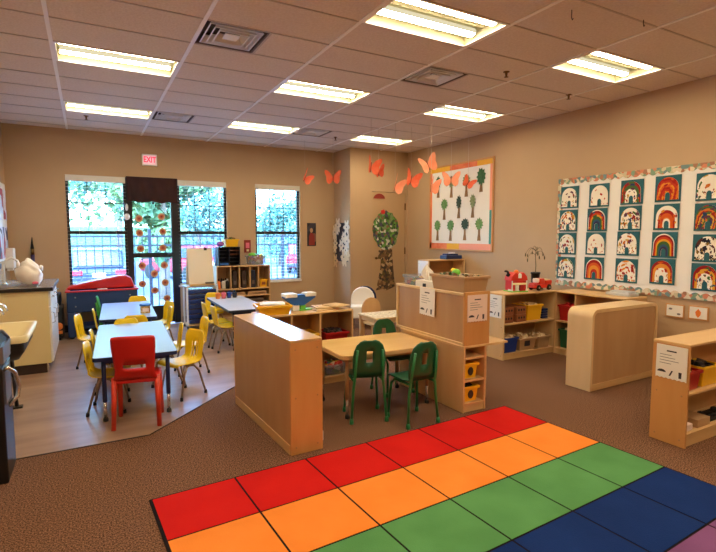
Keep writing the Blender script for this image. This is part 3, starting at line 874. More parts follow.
# blue and white toy: like a winged plane cut-out standing
t = thing('toy_playset', 'blue and white toy set with wide wings on a green base', 'toy', (1.72, 4.23, .69), .1)
b = MB(); b.prism([(-.17, .14), (-.17, .125), (-.07, .05), (.03, .05), (.15, .115), (.15, .13), (.06, .13), (.03, .15), (-.03, .15), (-.05, .125)], -.03, .03, 'y'); obj('wing', b, 'blue', t)
for x0, x1 in ((-.17, -.05), (.04, .15)):
    b = MB(); b.box(x0, x1, -.05, .05, .13, .165); obj('white_tray', b, 'white', t, .005)
b = MB(); b.box(-.02, .12, -.045, .045, 0.0, .012); b.box(0.0, .05, -.02, .02, .012, .05); obj('base', b, 'lime', t)
b = MB(); b.box(-.09, -.02, -.03, .03, 0, .06); obj('white_block', b, 'white', t, .005)
# flat wooden puzzles
for k, (x, y, w, d, rz) in enumerate(((1.93, 4.20, .24, .22, .1), (1.97, 4.22, .22, .2, -.15), (2.07, 4.18, .18, .2, .3))):
    b = MB(); b.box(-w / 2, w / 2, -d / 2, d / 2, 0, .010); b.box(-w / 2 + .03, w / 2 - .03, -d / 2 + .03, d / 2 - .03, .010, .013)
    o = obj('wooden_puzzle', b, 'pale', None, .002, loc=(x, y, .6905 + .0135 * k), rot=(0, 0, rz))
    tag(o, ['wooden puzzle board lowest of the three on the long shelf top', 'wooden puzzle board in the middle of the small pile on the shelf', 'wooden puzzle board on top of the pile, at the shelf end'][k], 'puzzle', 'puzzles on the long shelf')

# ------------------------------------------------------------------ maple cabinet: lower end unit and upper cabinet
t = thing('base_cabinet', 'low maple cabinet with yellow bins in its open end, topped by a wide ledge', 'cabinet', (2.51, 2.85, 0))
w, d, h = .235, .88, .535
b = MB(); b.box(0, .018, 0, d, .004, h - .018); obj('side_panel', b, 'maple_z', t, .003)
b = MB(); b.box(w - .018, w, 0, d, .004, h - .018); obj('side_panel', b, 'maple_z', t, .003)
b = MB(); b.box(.018, w - .018, .27, .285, .06, h - .018); obj('inner_panel', b, 'shelfin', t)
b = MB(); b.box(.018, w - .018, d - .012, d, .004, h - .018); obj('back_panel', b, 'ply', t)
for z in (.075, .262, .44):
    b = MB(); b.box(.018, w - .018, .004, .27, z - .018, z); obj('shelf', b, 'maple_x', t, .003)
b = MB(); b.box(.018, w - .018, .01, .022, .004, .057); obj('kickboard', b, 'maple_x', t)
b = MB(); b.box(-.006, .46, -.006, d, h - .018, h); obj('top', b, 'maple', t, .004)
b = MB(); b.box(.41, .43, .2, d - .02, .004, h - .018); obj('end_support', b, 'pale', t)
def storybin(label, w, d, h, loc):
    t = tub('storage_tub', label, w, d, h, loc, 0, 'yellow_bin')
    b = MB(); n = 10
    poly = [(.026 * math.cos(2 * PI * k / n) , h * .48 + .034 * math.sin(2 * PI * k / n)) for k in range(n)]
    b.prism(poly, -d / 2 - .004, -d / 2 + .004, 'y'); obj('picture_label', b, 'kick', t)
    return t
storybin('yellow bin with a dark round picture on the middle shelf of the maple cabinet', .135, .2, .125, (2.605, 2.975, .263))
storybin('yellow bin on the bottom shelf of the maple cabinet end', .15, .2, .125, (2.61, 2.975, .076))
b = MB()
for k in range(5): b.tube([(-.05 + .024 * k, -.06, .11), (-.04 + .022 * k, .05, .135)], .011, 6)
o = obj('markers', b, 'rubber', None, loc=(2.61, 2.975, .078)); tag(o, 'dark toy tools lying in the bottom yellow bin of the cabinet', 'toys', kind='stuff')

t = thing('upper_cabinet', 'maple cabinet standing on the ledge, plain back towards the maple table', 'cabinet', (2.51, 2.85, .535))
w, d, h = .26, .95, .41
b = MB(); b.box(0.012, .022, .02, d - .02, .02, h - .02); obj('back_panel', b, 'ply', t)
b = MB(); b.box(0, .03, 0, d, 0, .022); b.box(0, .03, 0, d, h - .022, h); b.box(0, .03, d - .022, d, .022, h - .022); obj('back_frame', b, 'pale', t, .003)
b = MB(); b.box(0, w, -.001, .020, .0, h + .008); obj('side_panel', b, 'oak', t, .003)
b = MB(); b.box(.03, w, d - .02, d, 0, h); obj('side_panel', b, 'maple_z', t, .003)
b = MB(); b.box(.022, w, .02, d - .02, h - .055, h - .037); obj('top', b, 'maple', t)
b = MB(); b.box(.022, w, .02, d - .02, 0.0, .018); obj('bottom', b, 'maple', t)
b = MB(); b.box(.022, w - .01, .46, .478, .018, h - .055); obj('divider', b, 'maple_z', t)

def notice(name, label, w, h, loc, rz, paper='paper', tilt=0.0, icons=3, wavy=True, lines=4):
    """sheet in local XZ plane facing local -Y; top edge at z=0"""
    t = thing(name, label, 'notice', loc, rz)
    t.rotation_euler = (0, tilt, rz)
    b = MB()
    n = 14
    poly = [(-w / 2, 0), (w / 2, 0)]
    for k in range(n + 1):
        x = w / 2 - w * k / n
        poly.append((x, -h + (.006 * (k % 2) if wavy else 0)))
    b.prism(poly, -.004, 0, 'y'); obj('sheet', b, paper, t)
    b = MB(); b.box(-w * .16, w * .16, -.0048, -.004, -h * .19, -h * .15); obj('title_line', b, 'inkd', t)
    b = MB()
    for k in range(lines):
        z = -h * (.29 + .085 * k); b.box(-w * .38, w * (.0 + .12 * ((k * 7) % 3)), -.0046, -.004, z - .0018, z + .0018)
    obj('text_lines', b, 'ink', t)
    for k in range(icons):
        x = (-.3 + .3 * k) * w
        b = MB()
        if k == 0: b.prism([(x + .022 * w / .15 * math.cos(a), -h * .82 + .018 * math.sin(a)) for a in [PI * q / 6 for q in range(7)]], -.0048, -.004, 'y')
        elif k == 1: b.prism([(x - .012, -h * .9), (x - .002, -h * .9), (x + .014, -h * .74), (x + .004, -h * .74)], -.0048, -.004, 'y')
        else: b.prism([(x - .008, -h * .92), (x + .008, -h * .92), (x + .01, -h * .74), (x - .01, -h * .74)], -.0048, -.004, 'y')
        obj('picture_icon', b, 'inkd', t)
    return t
notice('paper_notice', 'white notice curling over the plain back of the maple cabinet, under the tissue box', .205, .235, (2.507, 3.315, .945), R(-90), tilt=0.02)
notice('paper_notice', 'pinkish laminated notice on the orange end of the maple cabinet', .20, .21, (2.635, 2.847, .93), 0, 'pinkpaper')

# on the upper cabinet top (surface z = .908)
ZT = .535 + .41 - .037 + .0005
t = tub('storage_tub', 'large tan bin of toys on top of the maple cabinet', .25, .42, .16, (2.668, 3.105, ZT), 0, 'cardb', fill='craft', fill_label='toy animals and pieces heaped in the large tan bin', fill_h=.165)
t = thing('toy_dinosaur', 'yellow and lime green toy poking out of the tan bin', 'toy', (2.65, 3.12, ZT + .155))
b = MB(); b.ball((0, 0, .018), .03, .045, .035); obj('body', b, 'lime', t)
b = MB(); b.ball((0, .035, .035), .022, .028, .022); obj('head', b, 'yellow', t)
t = thing('tissue_box', 'white tissue box with tissues pulled up on the maple cabinet', 'tissue box', (2.625, 3.455, ZT), .15)
b = MB(); b.box(-.055, .055, -.11, .11, 0, .085); obj('box', b, 'paper', t, .004)
b = MB(); b.box(-.056, -.055, -.02, .02, .03, .06); obj('mark', b, 'inkd', t)
grid = []
for i in range(6):
    a = i / 5
    row = []
    for j in range(15):
        an = 2 * PI * (j % 14) / 14; m = (1.0 if j % 2 else .45)
        rr = (.03 + .055 * math.sin(PI * min(1, a * 1.15) ** 1.2)) * m * (1 - a) ** .35 + .002
        row.append((rr * .7 * math.sin(an) - .015 * a, rr * math.cos(an) + .02 * a, .083 + .14 * a * (1 if j % 2 else .9)))
    grid.append(row)
b = MB(); b.sheet_solid(grid, .002, None, 0, False); obj('tissue', b, 'paper', t)
t = tub('storage_tub', 'clear plastic box of coloured pieces on the far end of the maple cabinet', .19, .20, .12, (2.655, 3.65, ZT), 0, 'clear', fill='toymix', fill_label='coloured pieces inside the clear box beside the tissues', fill_h=.10)

# ------------------------------------------------------------------ shelf C and D in the corner, rounded shelf E, shelf F
Cc = shelf_unit('low_shelf', 'long low maple shelf below the red toy truck, open front with bins and blocks', .84, .30, .743, (4.39, 3.87, 0), 0, shelves=[.41], group='low maple shelves', kick=.055, mats=dict(side='pale'))
notice('paper_notice', 'white notice on the pale end of the long shelf, below the toy barn', .19, .255, (3.968, 4.0, .725), R(-90))
D = shelf_unit('low_shelf', 'low maple shelf along the wall under the rainbow display, red bin inside', .86, .37, .743, (4.77, 3.43, 0), R(-90), shelves=[.40], dividers=[-.16], group='low maple shelves', kick=.055)

# contents of C
def brick(label, x, y, z):
    t = thing('brick_block', label, 'block', (x, y, z), 0, 'brown brick blocks')
    b = MB(); b.box(-.075, .075, -.1, .1, 0, .088); obj('block', b, 'brick', t, .006)
    for k in (-1, 0, 1):
        b = MB(); b.prism([(k * .04 + .011 * math.cos(2 * PI * q / 8), .05 + .014 * math.sin(2 * PI * q / 8)) for q in range(8)], -.102, -.1, 'y'); obj('hole', b, 'rubber', t)
    return t
brick('brown brick block at the end of the lower layer, behind the notice end', 4.075, 4.0, .411)
brick('brown brick block in the lower layer beside the yellow tub', 4.265, 3.99, .411)
brick('brown brick block on top, behind the notice end of the shelf', 4.08, 4.0, .500)
brick('brown brick block on top, beside the yellow tub', 4.26, 3.99, .500)
tub('storage_tub', 'yellow tub on the upper shelf beside the brown brick blocks', .24, .22, .18, (4.49, 4.01, .411), 0, 'yellow_bin', fill='toywood', fill_label='wooden pieces inside the yellow tub beside the brown blocks', fill_h=.185)
b = MB()
for k in range(4): b.box(-.05, .05, -.08, .08, .03 * k, .03 * k + .026)
o = obj('toy_stack', b, 'navy', None, .004, loc=(4.695, 4.01, .411)); tag(o, 'dark blue stacked toy squeezed at the corner end of the upper shelf', 'toy')
tub('storage_tub', 'blue tub of wooden pieces on the bottom shelf under the brown blocks', .20, .22, .17, (4.115, 4.0, .074), 0, 'blue_bin', fill='toywood', fill_label='wooden pieces heaped in the blue tub', fill_h=.20)
t = tub('cardboard_box', 'open cardboard box with a dark printed label on the bottom shelf', .26, .22, .14, (4.38, 4.0, .074), 0, 'cardb', 'box', fill='toywood', fill_label='wooden pieces heaped in the labelled cardboard box', fill_h=.165)
b = MB(); b.box(-.05, .03, -.113, -.105, .05, .11); obj('printed_label', b, 'inkd', t)
t = tub('cardboard_box', 'plain cardboard box at the corner end of the bottom shelf', .19, .22, .14, (4.65, 4.0, .074), 0, 'cardb', 'box', fill='toywood', fill_label='wooden pieces in the plain cardboard box at the corner', fill_h=.16)
# contents of D (front at x = 4.77)
tub('storage_tub', 'red tub of red toys on the corner shelf beside the rounded shelf', .205, .2, .18, (4.90, 3.721, .401), R(-90), 'red_bin', fill='toyred', fill_label='red toys heaped in the red tub on the corner shelf', fill_h=.20)
tub('storage_tub', 'green tub on the bottom shelf behind the rounded shelf', .2, .2, .22, (4.92, 3.72, .074), R(-90), 'green', fill='toywood', fill_label='pale pieces in the green tub', fill_h=.24)
b = MB(); b.box(-.14, .14, -.08, .08, 0, .03); b.box(-.12, .10, -.06, .06, .03, .05); o = obj('game_tray', b, 'grey_lam', None, .004, loc=(5.02, 3.2, .744), rot=(0, 0, 1.5)); tag(o, 'grey tray lying on the shelf top under the rainbow display', 'tray')

# rounded shelf E
t = thing('rounded_shelf', 'low maple shelf with rounded top corners standing back-out near the rug', 'shelf', (4.36, 2.72, 0), .015)
w, h, r, th = 1.02, .735, .075, .03
def arch(w, h, r, n=12):
    p = [(-w / 2, 0.004)]
    for k in range(n + 1): a = PI - PI / 2 * k / n; p.append((-w / 2 + r + r * math.cos(a), h - r + r * math.sin(a)))
    for k in range(n + 1): a = PI / 2 - PI / 2 * k / n; p.append((w / 2 - r + r * math.cos(a), h - r + r * math.sin(a)))
    p.append((w / 2, 0.004)); return p
o_, i_ = arch(w, h, r), arch(w - 2 * th, h - th, r - th)
b = MB()
for k in range(len(o_) - 1):
    a, c, d_, e = o_[k], o_[k + 1], i_[k + 1], i_[k]
    for y in (0, .25): b.face([(a[0], y, a[1]), (c[0], y, c[1]), (d_[0], y, d_[1]), (e[0], y, e[1])])
    b.face([(a[0], 0, a[1]), (c[0], 0, c[1]), (c[0], .25, c[1]), (a[0], .25, a[1])])
    b.face([(e[0], 0, e[1]), (d_[0], 0, d_[1]), (d_[0], .25, d_[1]), (e[0], .25, e[1])])
for a, e in ((o_[0], i_[0]), (o_[-1], i_[-1])): b.face([(a[0], 0, a[1]), (e[0], 0, e[1]), (e[0], .25, e[1]), (a[0], .25, a[1])])
bmesh.ops.remove_doubles(b.bm, verts=b.bm.verts, dist=1e-5)
obj('bent_shell', b, 'pale', t)
b = MB(); b.prism(arch(w - 2 * th - .002, h - th - .001, r - th), .012, .022, 'y'); obj('back_panel', b, 'ply', t)
b = MB(); b.box(-w / 2 + th, w / 2 - th, .0, .011, .004, .06); obj('base_rail', b, 'maple_x', t)
for z in (.08, .40):
    b = MB(); b.box(-w / 2 + th, w / 2 - th, .023, .245, z - .018, z); obj('shelf', b, 'maple_x', t)

F = shelf_unit('low_shelf', 'low honey maple shelf with a notice on its end, beside the rug', 1.3, .23, .69, (4.0, 1.665, 0), 0, shelves=[.365], dividers=[.3], group='low maple shelves', mats=dict(side='oak', shelf='maple_x', top='maple_x'), kick=.075)
notice('paper_notice', 'large white notice on the honey maple shelf end nearest the blue rug squares', .195, .225, (3.348, 1.772, .665), R(-90), icons=3)
tub('storage_tub', 'red tub on the upper shelf of the honey maple shelf', .17, .16, .13, (3.475, 1.775, .366), 0, 'red_bin', fill='toymix', fill_label='coloured toys in the red tub on the honey maple shelf', fill_h=.15)
tub('storage_tub', 'yellow tub on the upper shelf beside the red tub, near the notice', .22, .16, .14, (3.70, 1.775, .366), 0, 'yellow_bin', fill='toydark', fill_label='dark and yellow toys in the tub on the honey maple shelf', fill_h=.155)
for k, (x, lab) in enumerate(((3.44, 'small white box on the bottom of the honey maple shelf near the notice'), (3.63, 'wider pale printed box on the bottom of the honey maple shelf'))):
    b = MB(); b.box(-.05 - .03 * k, .05 + .03 * k, -.07, .07, 0, .045 + .01 * k); o = obj('game_box', b, 'pinkpaper' if k == 0 else 'cardb', None, .004, loc=(x, 1.76, .0945)); tag(o, lab, 'box')
b = MB()
for k in range(7):
    mm = (random.uniform(-.12, .12), random.uniform(-.05, .05)); b.ball((mm[0], mm[1], .02), .03, .026, .02, 1)
b.box(-.15, .15, -.06, .06, 0, .012); o = obj('dark_toys', b, 'rubber', None, loc=(3.9, 1.77, .095)); tag(o, 'dark toys heaped at the bottom of the honey maple shelf', 'toys', kind='stuff')

# ------------------------------------------------------------------ on shelf C: barn, truck, plant
ZC = .7435
t = thing('toy_barn', 'red and white toy barn with a black horse on a green base', 'toy', (4.30, 4.02, ZC), -.25)
b = MB(); b.box(-.11, .11, -.085, .085, 0, .012); obj('base', b, 'lime', t, .003)
b = MB(); b.box(-.095, -.055, -.07, .07, .012, .13); b.box(.055, .095, -.07, .07, .012, .13); b.box(-.055, .055, -.07, -.05, .085, .13); b.box(-.055, .055, .05, .07, .012, .13); obj('wall', b, 'red', t, .003)
for x in (-.098, .086):
    b = MB(); b.box(x, x + .012, -.075, -.07, .012, .13); b.box(-.004 + x, x + .016, -.076, .0, .012, .03); obj('corner_post', b, 'white', t)
b = MB(); b.prism([(-.085, .085), (-.07, .085), (-.07, .105)], -.09, .09, 'x'); obj('awning', b, 'cream', t)
for sx in (-1, 1):
    b = MB(); b.box(sx * .03 - .022, sx * .03 + .022, -.078, -.071, .013, .08); obj('barn_door', b, 'white' if sx < 0 else 'red_bin', t)
b = MB(); b.prism([(-.11, .13), (-.095, .18), (-.05, .225), (0, .20), (.05, .225), (.095, .18), (.11, .13)], -.075, .075, 'y'); obj('roof', b, 'truck', t, .006)
b = MB(); b.ball((0, 0, .225), .03, .03, .025); obj('cupola', b, 'orangep', t)
b = MB(); b.prism([(-.02, .16), (.02, .16), (.02, .20), (0, .22), (-.02, .20)], -.082, -.075, 'y'); obj('loft_window', b, 'white', t)
b = MB(); b.tube([(-.095, 0, .19), (-.12, -.01, .235)], .016, 8, r1=.012); b.ball((-.138, -.012, .236), .024, .011, .012); b.ball((-.1, 0, .19), .03, .018, .02); obj('toy_horse', b, 'rubber', t)
b = MB(); b.lathe([(.03, .0), (.03, .12), (.034, .13), (.0, .17)], (.12, .05, .0), 12); obj('silo', b, 'steel', t)

t = thing('toy_truck', 'red orange toy truck with white windows on the long shelf top', 'toy', (4.67, 3.995, ZC), .0)
t.scale = (1.2, 1.2, 1.2)
b = MB(); b.box(-.115, .115, -.045, .045, .022, .06); b.box(-.115, -.055, -.04, .04, .06, .072); obj('body', b, 'truck', t, .006)
b = MB(); b.taper((-.01, 0), .06, .115, .085, .085, .06, .075); obj('cab', b, 'truck', t, .006)
b = MB(); b.box(-.075, -.035, -.03, .03, .074, .115); obj('windshield', b, 'white', t, .008)
b = MB(); b.box(.03, .118, -.045, .045, .06, .095); obj('cargo_bed', b, 'truck', t, .004)
b = MB(); b.box(.035, .11, -.03, .03, .095, .106); obj('ladder', b, 'cream', t)
for sx in (-.07, .075):
    for sy in (-1, 1):
        b = MB(); b.lathe([(.024, -.011), (.028, -.006), (.028, .006), (.024, .011)], seg=14); b.xf(Matrix.Translation((sx, sy * .045, .028)) @ Matrix.Rotation(R(90), 4, 'X'))
        wl = obj('wheel', b, 'rubber', t)
        b = MB(); b.lathe([(.010, -.0135), (.010, .0135)], seg=10); b.xf(Matrix.Translation((sx, sy * .045, .028)) @ Matrix.Rotation(R(90), 4, 'X')); obj('hubcap', b, 'steel', wl)
t = thing('potted_plant', 'withered thin plant in a black pot behind the toy truck', 'plant', (4.72, 4.11, ZC))
b = MB(); b.lathe([(.042, 0), (.052, .18), (.058, .18), (.058, .20), (.05, .20), (.048, .175), (.001, .172)], seg=18); obj('pot', b, 'pot', t)
b = MB(); b.tube([(0, 0, .17), (.004, 0, .28), (-.004, .004, .40), (.0, 0, .48)], .006, 7, r1=.003); obj('stem', b, 'leafd', t)
for k, (ax, l, hgt) in enumerate(((2.9, .16, .34), (0.2, .14, .34), (3.5, .19, .28), (-.4, .13, .30), (1.6, .11, .36), (4.4, .12, .35), (.7, .15, .30), (2.3, .13, .33))):
    b = MB(); pts = []
    for q in range(7):
        a = q / 6
        rr = l * a
        pts.append((math.cos(ax) * rr, math.sin(ax) * rr * .5, hgt + .12 + .05 * math.sin(a * 2.2) - .08 * a ** 3))
    b.tube(pts, .003, 5, r1=.0015)
    e = pts[-1]; b.ball((e[0], e[1], e[2] - .01), .011, .004, .024, 1)
    obj('leaf', b, 'leafd', t)

# ------------------------------------------------------------------ rainbow display board
BX = XR - 0.012
t = thing('display_board', 'big white paper display board with a scalloped patterned border on the wall', 'board', (BX, 0, 0))
y0, y1, z0, z1 = 1.75, 4.145, .785, 2.055
b = MB(); b.box(0, .010, y0, y1, z0, z1); obj('backing_paper', b, 'paper', t)
def scallop(b, p, q, n, amp, inward):
    pts = []
    p, q = Vector(p), Vector(q)
    for k in range(n * 6 + 1):
        a = k / (n * 6); pts.append(p.lerp(q, a) + Vector(inward) * (.045 + amp * abs(math.sin(PI * a * n))))
    outer = [p, q]
    poly = [(p.x, p.y)] + [(v.x, v.y) for v in pts] + [(q.x, q.y)]
    b.prism(poly, -.006 - .001 * (n == 14), -.001 - .001 * (n == 14), 'x')
for p, q, inw, n in (((y0, z1 + .02), (y1 + .02, z1 + .02), (0, -1, 0), 26), ((y0, z0 - .02), (y1 + .02, z0 - .02), (0, 1, 0), 26), ((y1 + .02, z0 + .06), (y1 + .02, z1 - .06), (-1, 0, 0), 14)):
    b = MB(); scallop(b, (p[0], p[1], 0), (q[0], q[1], 0), n, .026, inw); obj('border_strip', b, 'trimborder', t)

WHITE = (250, 246, 238)
PALS = dict(rain=[(198, 62, 52), (228, 134, 66), (238, 206, 104), (136, 164, 108), (116, 152, 172), (124, 114, 150)],
            mixed=[(204, 92, 80), (232, 176, 96), (146, 170, 120), (110, 134, 166), (166, 122, 144), (232, 208, 128)],
            warm=[(208, 84, 60), (234, 158, 76), (240, 196, 104), (222, 120, 74)],
            dark=[(84, 84, 106), (108, 92, 114), (160, 106, 94), (196, 172, 104)])
def rainbow(style, seed):
    rnd = random.Random(seed)
    nt, ns = 14, 60
    wo, ho, wi, hi = .104, .225, .024, .075
    bm = bmesh.new(); lay = bm.loops.layers.color.new('Col')
    def pt(t, s):
        # s 0..1 along the arch from left foot to right foot
        w = wi + (wo - wi) * t; h_ = hi + (ho - hi) * t
        leg = 0.32
        if s < leg: a = s / leg; x = -w * (1 - .10 * a * 0) ; z = (h_ - w * .9) * a * .9; x = -w * (1.04 - .04 * a)
        elif s > 1 - leg: a = (1 - s) / leg; z = (h_ - w * .9) * a * .9; x = w * (1.04 - .04 * a)
        else:
            a = PI - PI * (s - leg) / (1 - 2 * leg)
            zb = (h_ - w * .9) * .9
            x = w * math.cos(a); z = zb + (h_ - zb) * math.sin(a)
        return (x, z)
    V = [[[bm.verts.new((pt(i / nt, j / ns)[0], y, pt(i / nt, j / ns)[1])) for j in range(ns + 1)] for i in range(nt + 1)] for y in (-.004, 0)]
    kind, pal, dens = style
    pal = PALS[pal]
    spots = [(rnd.random(), rnd.random(), rnd.uniform(.025, .075), rnd.choice(pal)) for _ in range(int(dens * 2.2))]
    def colour(t, s):
        c = WHITE
        if kind == 'bands':
            c = WHITE if t > .93 else pal[::-1][min(len(pal) - 1, int(t / .93 * len(pal)))]
        if kind == 'edge' : c = pal[0] if t > .78 else (pal[2] if t > .5 else WHITE)
        if kind == 'core': c = pal[int((.7 - t) / .7 * 2.99)] if t < .7 and t > .15 else WHITE
        if kind == 'full': c = pal[int(7 * t + 5 * s) % len(pal)]
        for ss, tt, r, cc in spots:
            if ((s - ss) * 2.4) ** 2 + (t - tt) ** 2 < r * r * 2: c = cc
        return c
    for i in range(nt):
        for j in range(ns):
            c = lin(colour((i + .5) / nt, (j + .5) / ns))
            f = bm.faces.new((V[0][i][j], V[0][i][j + 1], V[0][i + 1][j + 1], V[0][i + 1][j]))
            for l in f.loops: l[lay] = c
    def q(*v):
        f = bm.faces.new(v)
        for l in f.loops: l[lay] = lin(WHITE)
    for j in range(ns):
        for i in (0, nt): q(V[0][i][j], V[1][i][j], V[1][i][j + 1], V[0][i][j + 1])
    for i in range(nt):
        for j in (0, ns): q(V[0][i][j], V[0][i + 1][j], V[1][i + 1][j], V[1][i][j])
    me = bpy.data.meshes.new('paper_rainbow'); bm.to_mesh(me); bm.free(); me.materials.append(M['attr'])
    return me
rows = [[(3.993, 1.843), (3.604, 1.84), (3.218, 1.849), (2.846, 1.856), (2.46, 1.845)], [(3.999, 1.562), (3.617, 1.564), (3.227, 1.57), (2.848, 1.572), (2.46, 1.56)],
        [(4.006, 1.284), (3.624, 1.29), (3.236, 1.297), (2.854, 1.29), (2.46, 1.265)], [(4.012, .991), (3.633, 1.002), (3.242, 1.001), (2.86, 1.017), (2.46, .989)]]
styles = [[('spot', 'mixed', 14), ('spot', 'warm', 5), ('edge', 'mixed', 22), ('full', 'warm', 14), ('spot', 'mixed', 12)],
          [('spot', 'mixed', 34), ('bands', 'rain', 8), ('spot', 'mixed', 30), ('core', 'warm', 6), ('full', 'mixed', 20)],
          [('spot', 'mixed', 20), ('spot', 'warm', 7), ('spot', 'mixed', 26), ('bands', 'rain', 0), ('spot', 'dark', 40)],
          [('spot', 'mixed', 36), ('bands', 'warm', 2), ('spot', 'warm', 30), ('edge', 'warm', 10), ('edge', 'rain', 22)]]
rl = [['pale rainbow with scattered spots in the corner nearest the plant, top row', 'almost white rainbow with a few red dabs, top row', 'white rainbow with a dark red streaked edge, top row', 'rainbow fully covered in red and orange paint, top row', 'pale sparsely dotted rainbow ending the top row'],
      ['yellow and green dabbed rainbow in the second row, above the plant side', 'rainbow with full coloured bands and a white edge, second row', 'white rainbow densely dotted all over, second row', 'white rainbow with orange and red only around the opening, second row', 'rainbow of mixed green, red and blue patches, second row end'],
      ['white rainbow with medium dabs, third row, plant side', 'mostly white rainbow with small red dabs, third row', 'white rainbow with red and yellow dots, third row', 'brightest even striped rainbow, red outside to blue inside, third row', 'white rainbow covered with small dark dots, third row end'],
      ['thickly dabbed rainbow in the bottom corner, just above the shelf', 'rainbow striped in red, orange and yellow, bottom row', 'white rainbow with orange and red dabs all over, bottom row', 'rainbow with red edge and pale legs, bottom row', 'rainbow with a dark red outer edge, bottom row end']]
for r in range(4):
    for c in range(5):
        y, z = rows[r][c]
        rz = R(-90)
        t = thing('rainbow_artwork', 'teal card with ' + rl[r][c], 'artwork', (BX - .006, y, z - .13), rz, 'rainbow artworks on teal cards')
        ang = random.uniform(-.02, .02)
        b = MB(); b.box(-.125, .125, -.004, 0, 0, .262); obj('card', b, 'teal', t)
        me = rainbow(styles[r][c], r * 10 + c)
        me.transform(Matrix.Translation((random.uniform(-.008, .008), -.0045, .018)))
        o = bpy.data.objects.new('paper_rainbow', me); C.objects.link(o); o.parent = t

# small framed cards below
for k, (y, z, lab) in enumerate(((2.722, .63, 'small framed card with two tiny sketches below the rainbow display'), (2.505, .637, 'small framed card with an orange leaf below the rainbow display'))):
    t = thing('framed_card', lab, 'picture', (XR, y, z), R(-90), 'framed cards under the display')
    b = MB(); b.box(-.09, .09, -.012, 0, -.068, .068); obj('frame', b, 'oak', t, .003)
    b = MB(); b.box(-.078, .078, -.0135, -.012, -.054, .058); obj('card', b, 'paper', t)
    b = MB()
    if k == 0:
        for x, zz in ((-.04, .018), (.04, -.028)): b.prism([(x + .018 * math.cos(2 * PI * q / 10), zz + .01 * math.sin(2 * PI * q / 10)) for q in range(10)], -.0145, -.0135, 'y')
        obj('sketch', b, 'ink', t)
    else:
        b.prism([(.0, -.045), (.02, -.02), (.026, .01), (.0, .042), (-.026, .01), (-.02, -.02)], -.0145, -.0135, 'y'); obj('leaf_drawing', b, 'orangep', t)

# ------------------------------------------------------------------ tree board
t = thing('tree_board', 'framed white bulletin board of handprint trees with an orange and yellow border', 'board', (XR, 0, 0))
ya, yb, za, zb = 5.30, 6.75, 1.165, 2.49
b = MB(); b.box(-.016, -.001, ya, yb, za, zb); obj('backing_paper', b, 'paper', t)
b = MB()
for (a, c, d_, e) in ((ya - .025, yb + .025, za - .025, za), (ya - .025, yb + .025, zb, zb + .025), (ya - .025, ya, za, zb), (yb, yb + .025, za, zb)): b.box(-.022, -.001, a, c, d_, e)
obj('frame', b, 'oak', t, .003)
M['bor_o'] = mat('orange_border', (232, 110, 60), .6, 0, (240, 140, 90), 8); M['bor_y'] = mat('yellow_border', (238, 178, 40), .6); M['bor_t'] = mat('teal_border', (60, 140, 130), .6); M['bor_p'] = mat('peach_border', (244, 160, 130), .6)
for (a, c, d_, e, mm) in ((6.25, yb, zb - .075, zb, 'bor_y'), (5.62, 6.25, zb - .075, zb, 'bor_o'), (ya, 5.62, zb - .075, zb, 'bor_y'), (yb - .045, yb, za, zb - .075, 'bor_o'), (6.3, yb, za, za + .09, 'bor_o'), (6.0, 6.3, za, za + .09, 'bor_y'), (ya, 6.0, za, za + .09, 'bor_p'),
                          (ya, ya + .045, za + .09, 1.75, 'bor_t'), (ya, ya + .045, 1.75, zb - .075, 'bor_p')):
    b = MB(); b.box(-.019, -.0165, a, c, d_, e); obj('border_strip', b, mm, t)
M['tg1'] = mat('dark_tree_green', (36, 84, 50), .7, 0, (60, 110, 66), 20); M['tg2'] = mat('mid_tree_green', (84, 130, 70), .7, 0, (120, 160, 90), 20); M['tg3'] = mat('grey_tree_green', (110, 130, 90), .7, 0, (150, 160, 110), 20); M['tg4'] = mat('near_black_green', (30, 50, 40), .7, 0, (60, 80, 60), 20)
M['tt'] = mat('tree_trunk_paper', (150, 116, 76), .7, 0, (130, 96, 60), 12)
trees = [((6.536, 2.169), 'tg1', 'dark green oval-topped paper tree at the closet end of the top row'), ((6.202, 2.15), 'tg3', 'thin paper tree behind the peach butterfly in the top row'), ((5.849, 2.142), 'tg3', 'thin paper tree behind the small orange butterfly in the top row'), ((5.526, 2.19), 'tg1', 'biggest dark layered paper tree in the top row'),
         ((6.373, 1.801), 'tg2', 'green paper tree starting the short middle row'), ((6.016, 1.816), 'tg4', 'tall bare paper tree with dark dots in the middle row'), ((5.698, 1.816), 'tg3', 'pale grey-green tall paper tree ending the middle row'),
         ((6.542, 1.461), 'tg2', 'small green paper tree at the closet end of the bottom row'), ((6.209, 1.459), 'tg2', 'green paper tree with drooping leaf in the bottom row'), ((5.867, 1.472), 'tg4', 'near-black forked paper tree in the bottom row'), ((5.55, 1.469), 'tg2', 'spreading green paper tree ending the bottom row')]
for k, ((y, z), mm, lab) in enumerate(trees):
    t = thing('paper_tree', lab, 'artwork', (XR - .0195, y, z - .165), R(-90), 'handprint trees on the bulletin board')
    b = MB(); b.prism([(-.038, 0), (.036, .0), (.022, .10), (.02, .22), (-.018, .22), (-.022, .10)], -.003, 0, 'y'); obj('trunk', b, 'tt', t)
    rnd = random.Random(k); b = MB()
    n = 22; cz = .25; rw, rh = (.055, .09) if k in (0, 5, 6) else (.075, .08)
    if k == 3: rw, rh, cz = .085, .115, .225
    poly = []
    for q in range(n):
        a = 2 * PI * q / n; f = 1 + (.28 if q % 2 else -.18) * rnd.uniform(.4, 1)
        poly.append((rw * f * math.cos(a), cz + rh * f * math.sin(a)))
    b.prism(poly, -.006, -.003, 'y'); obj('crown', b, mm, t)

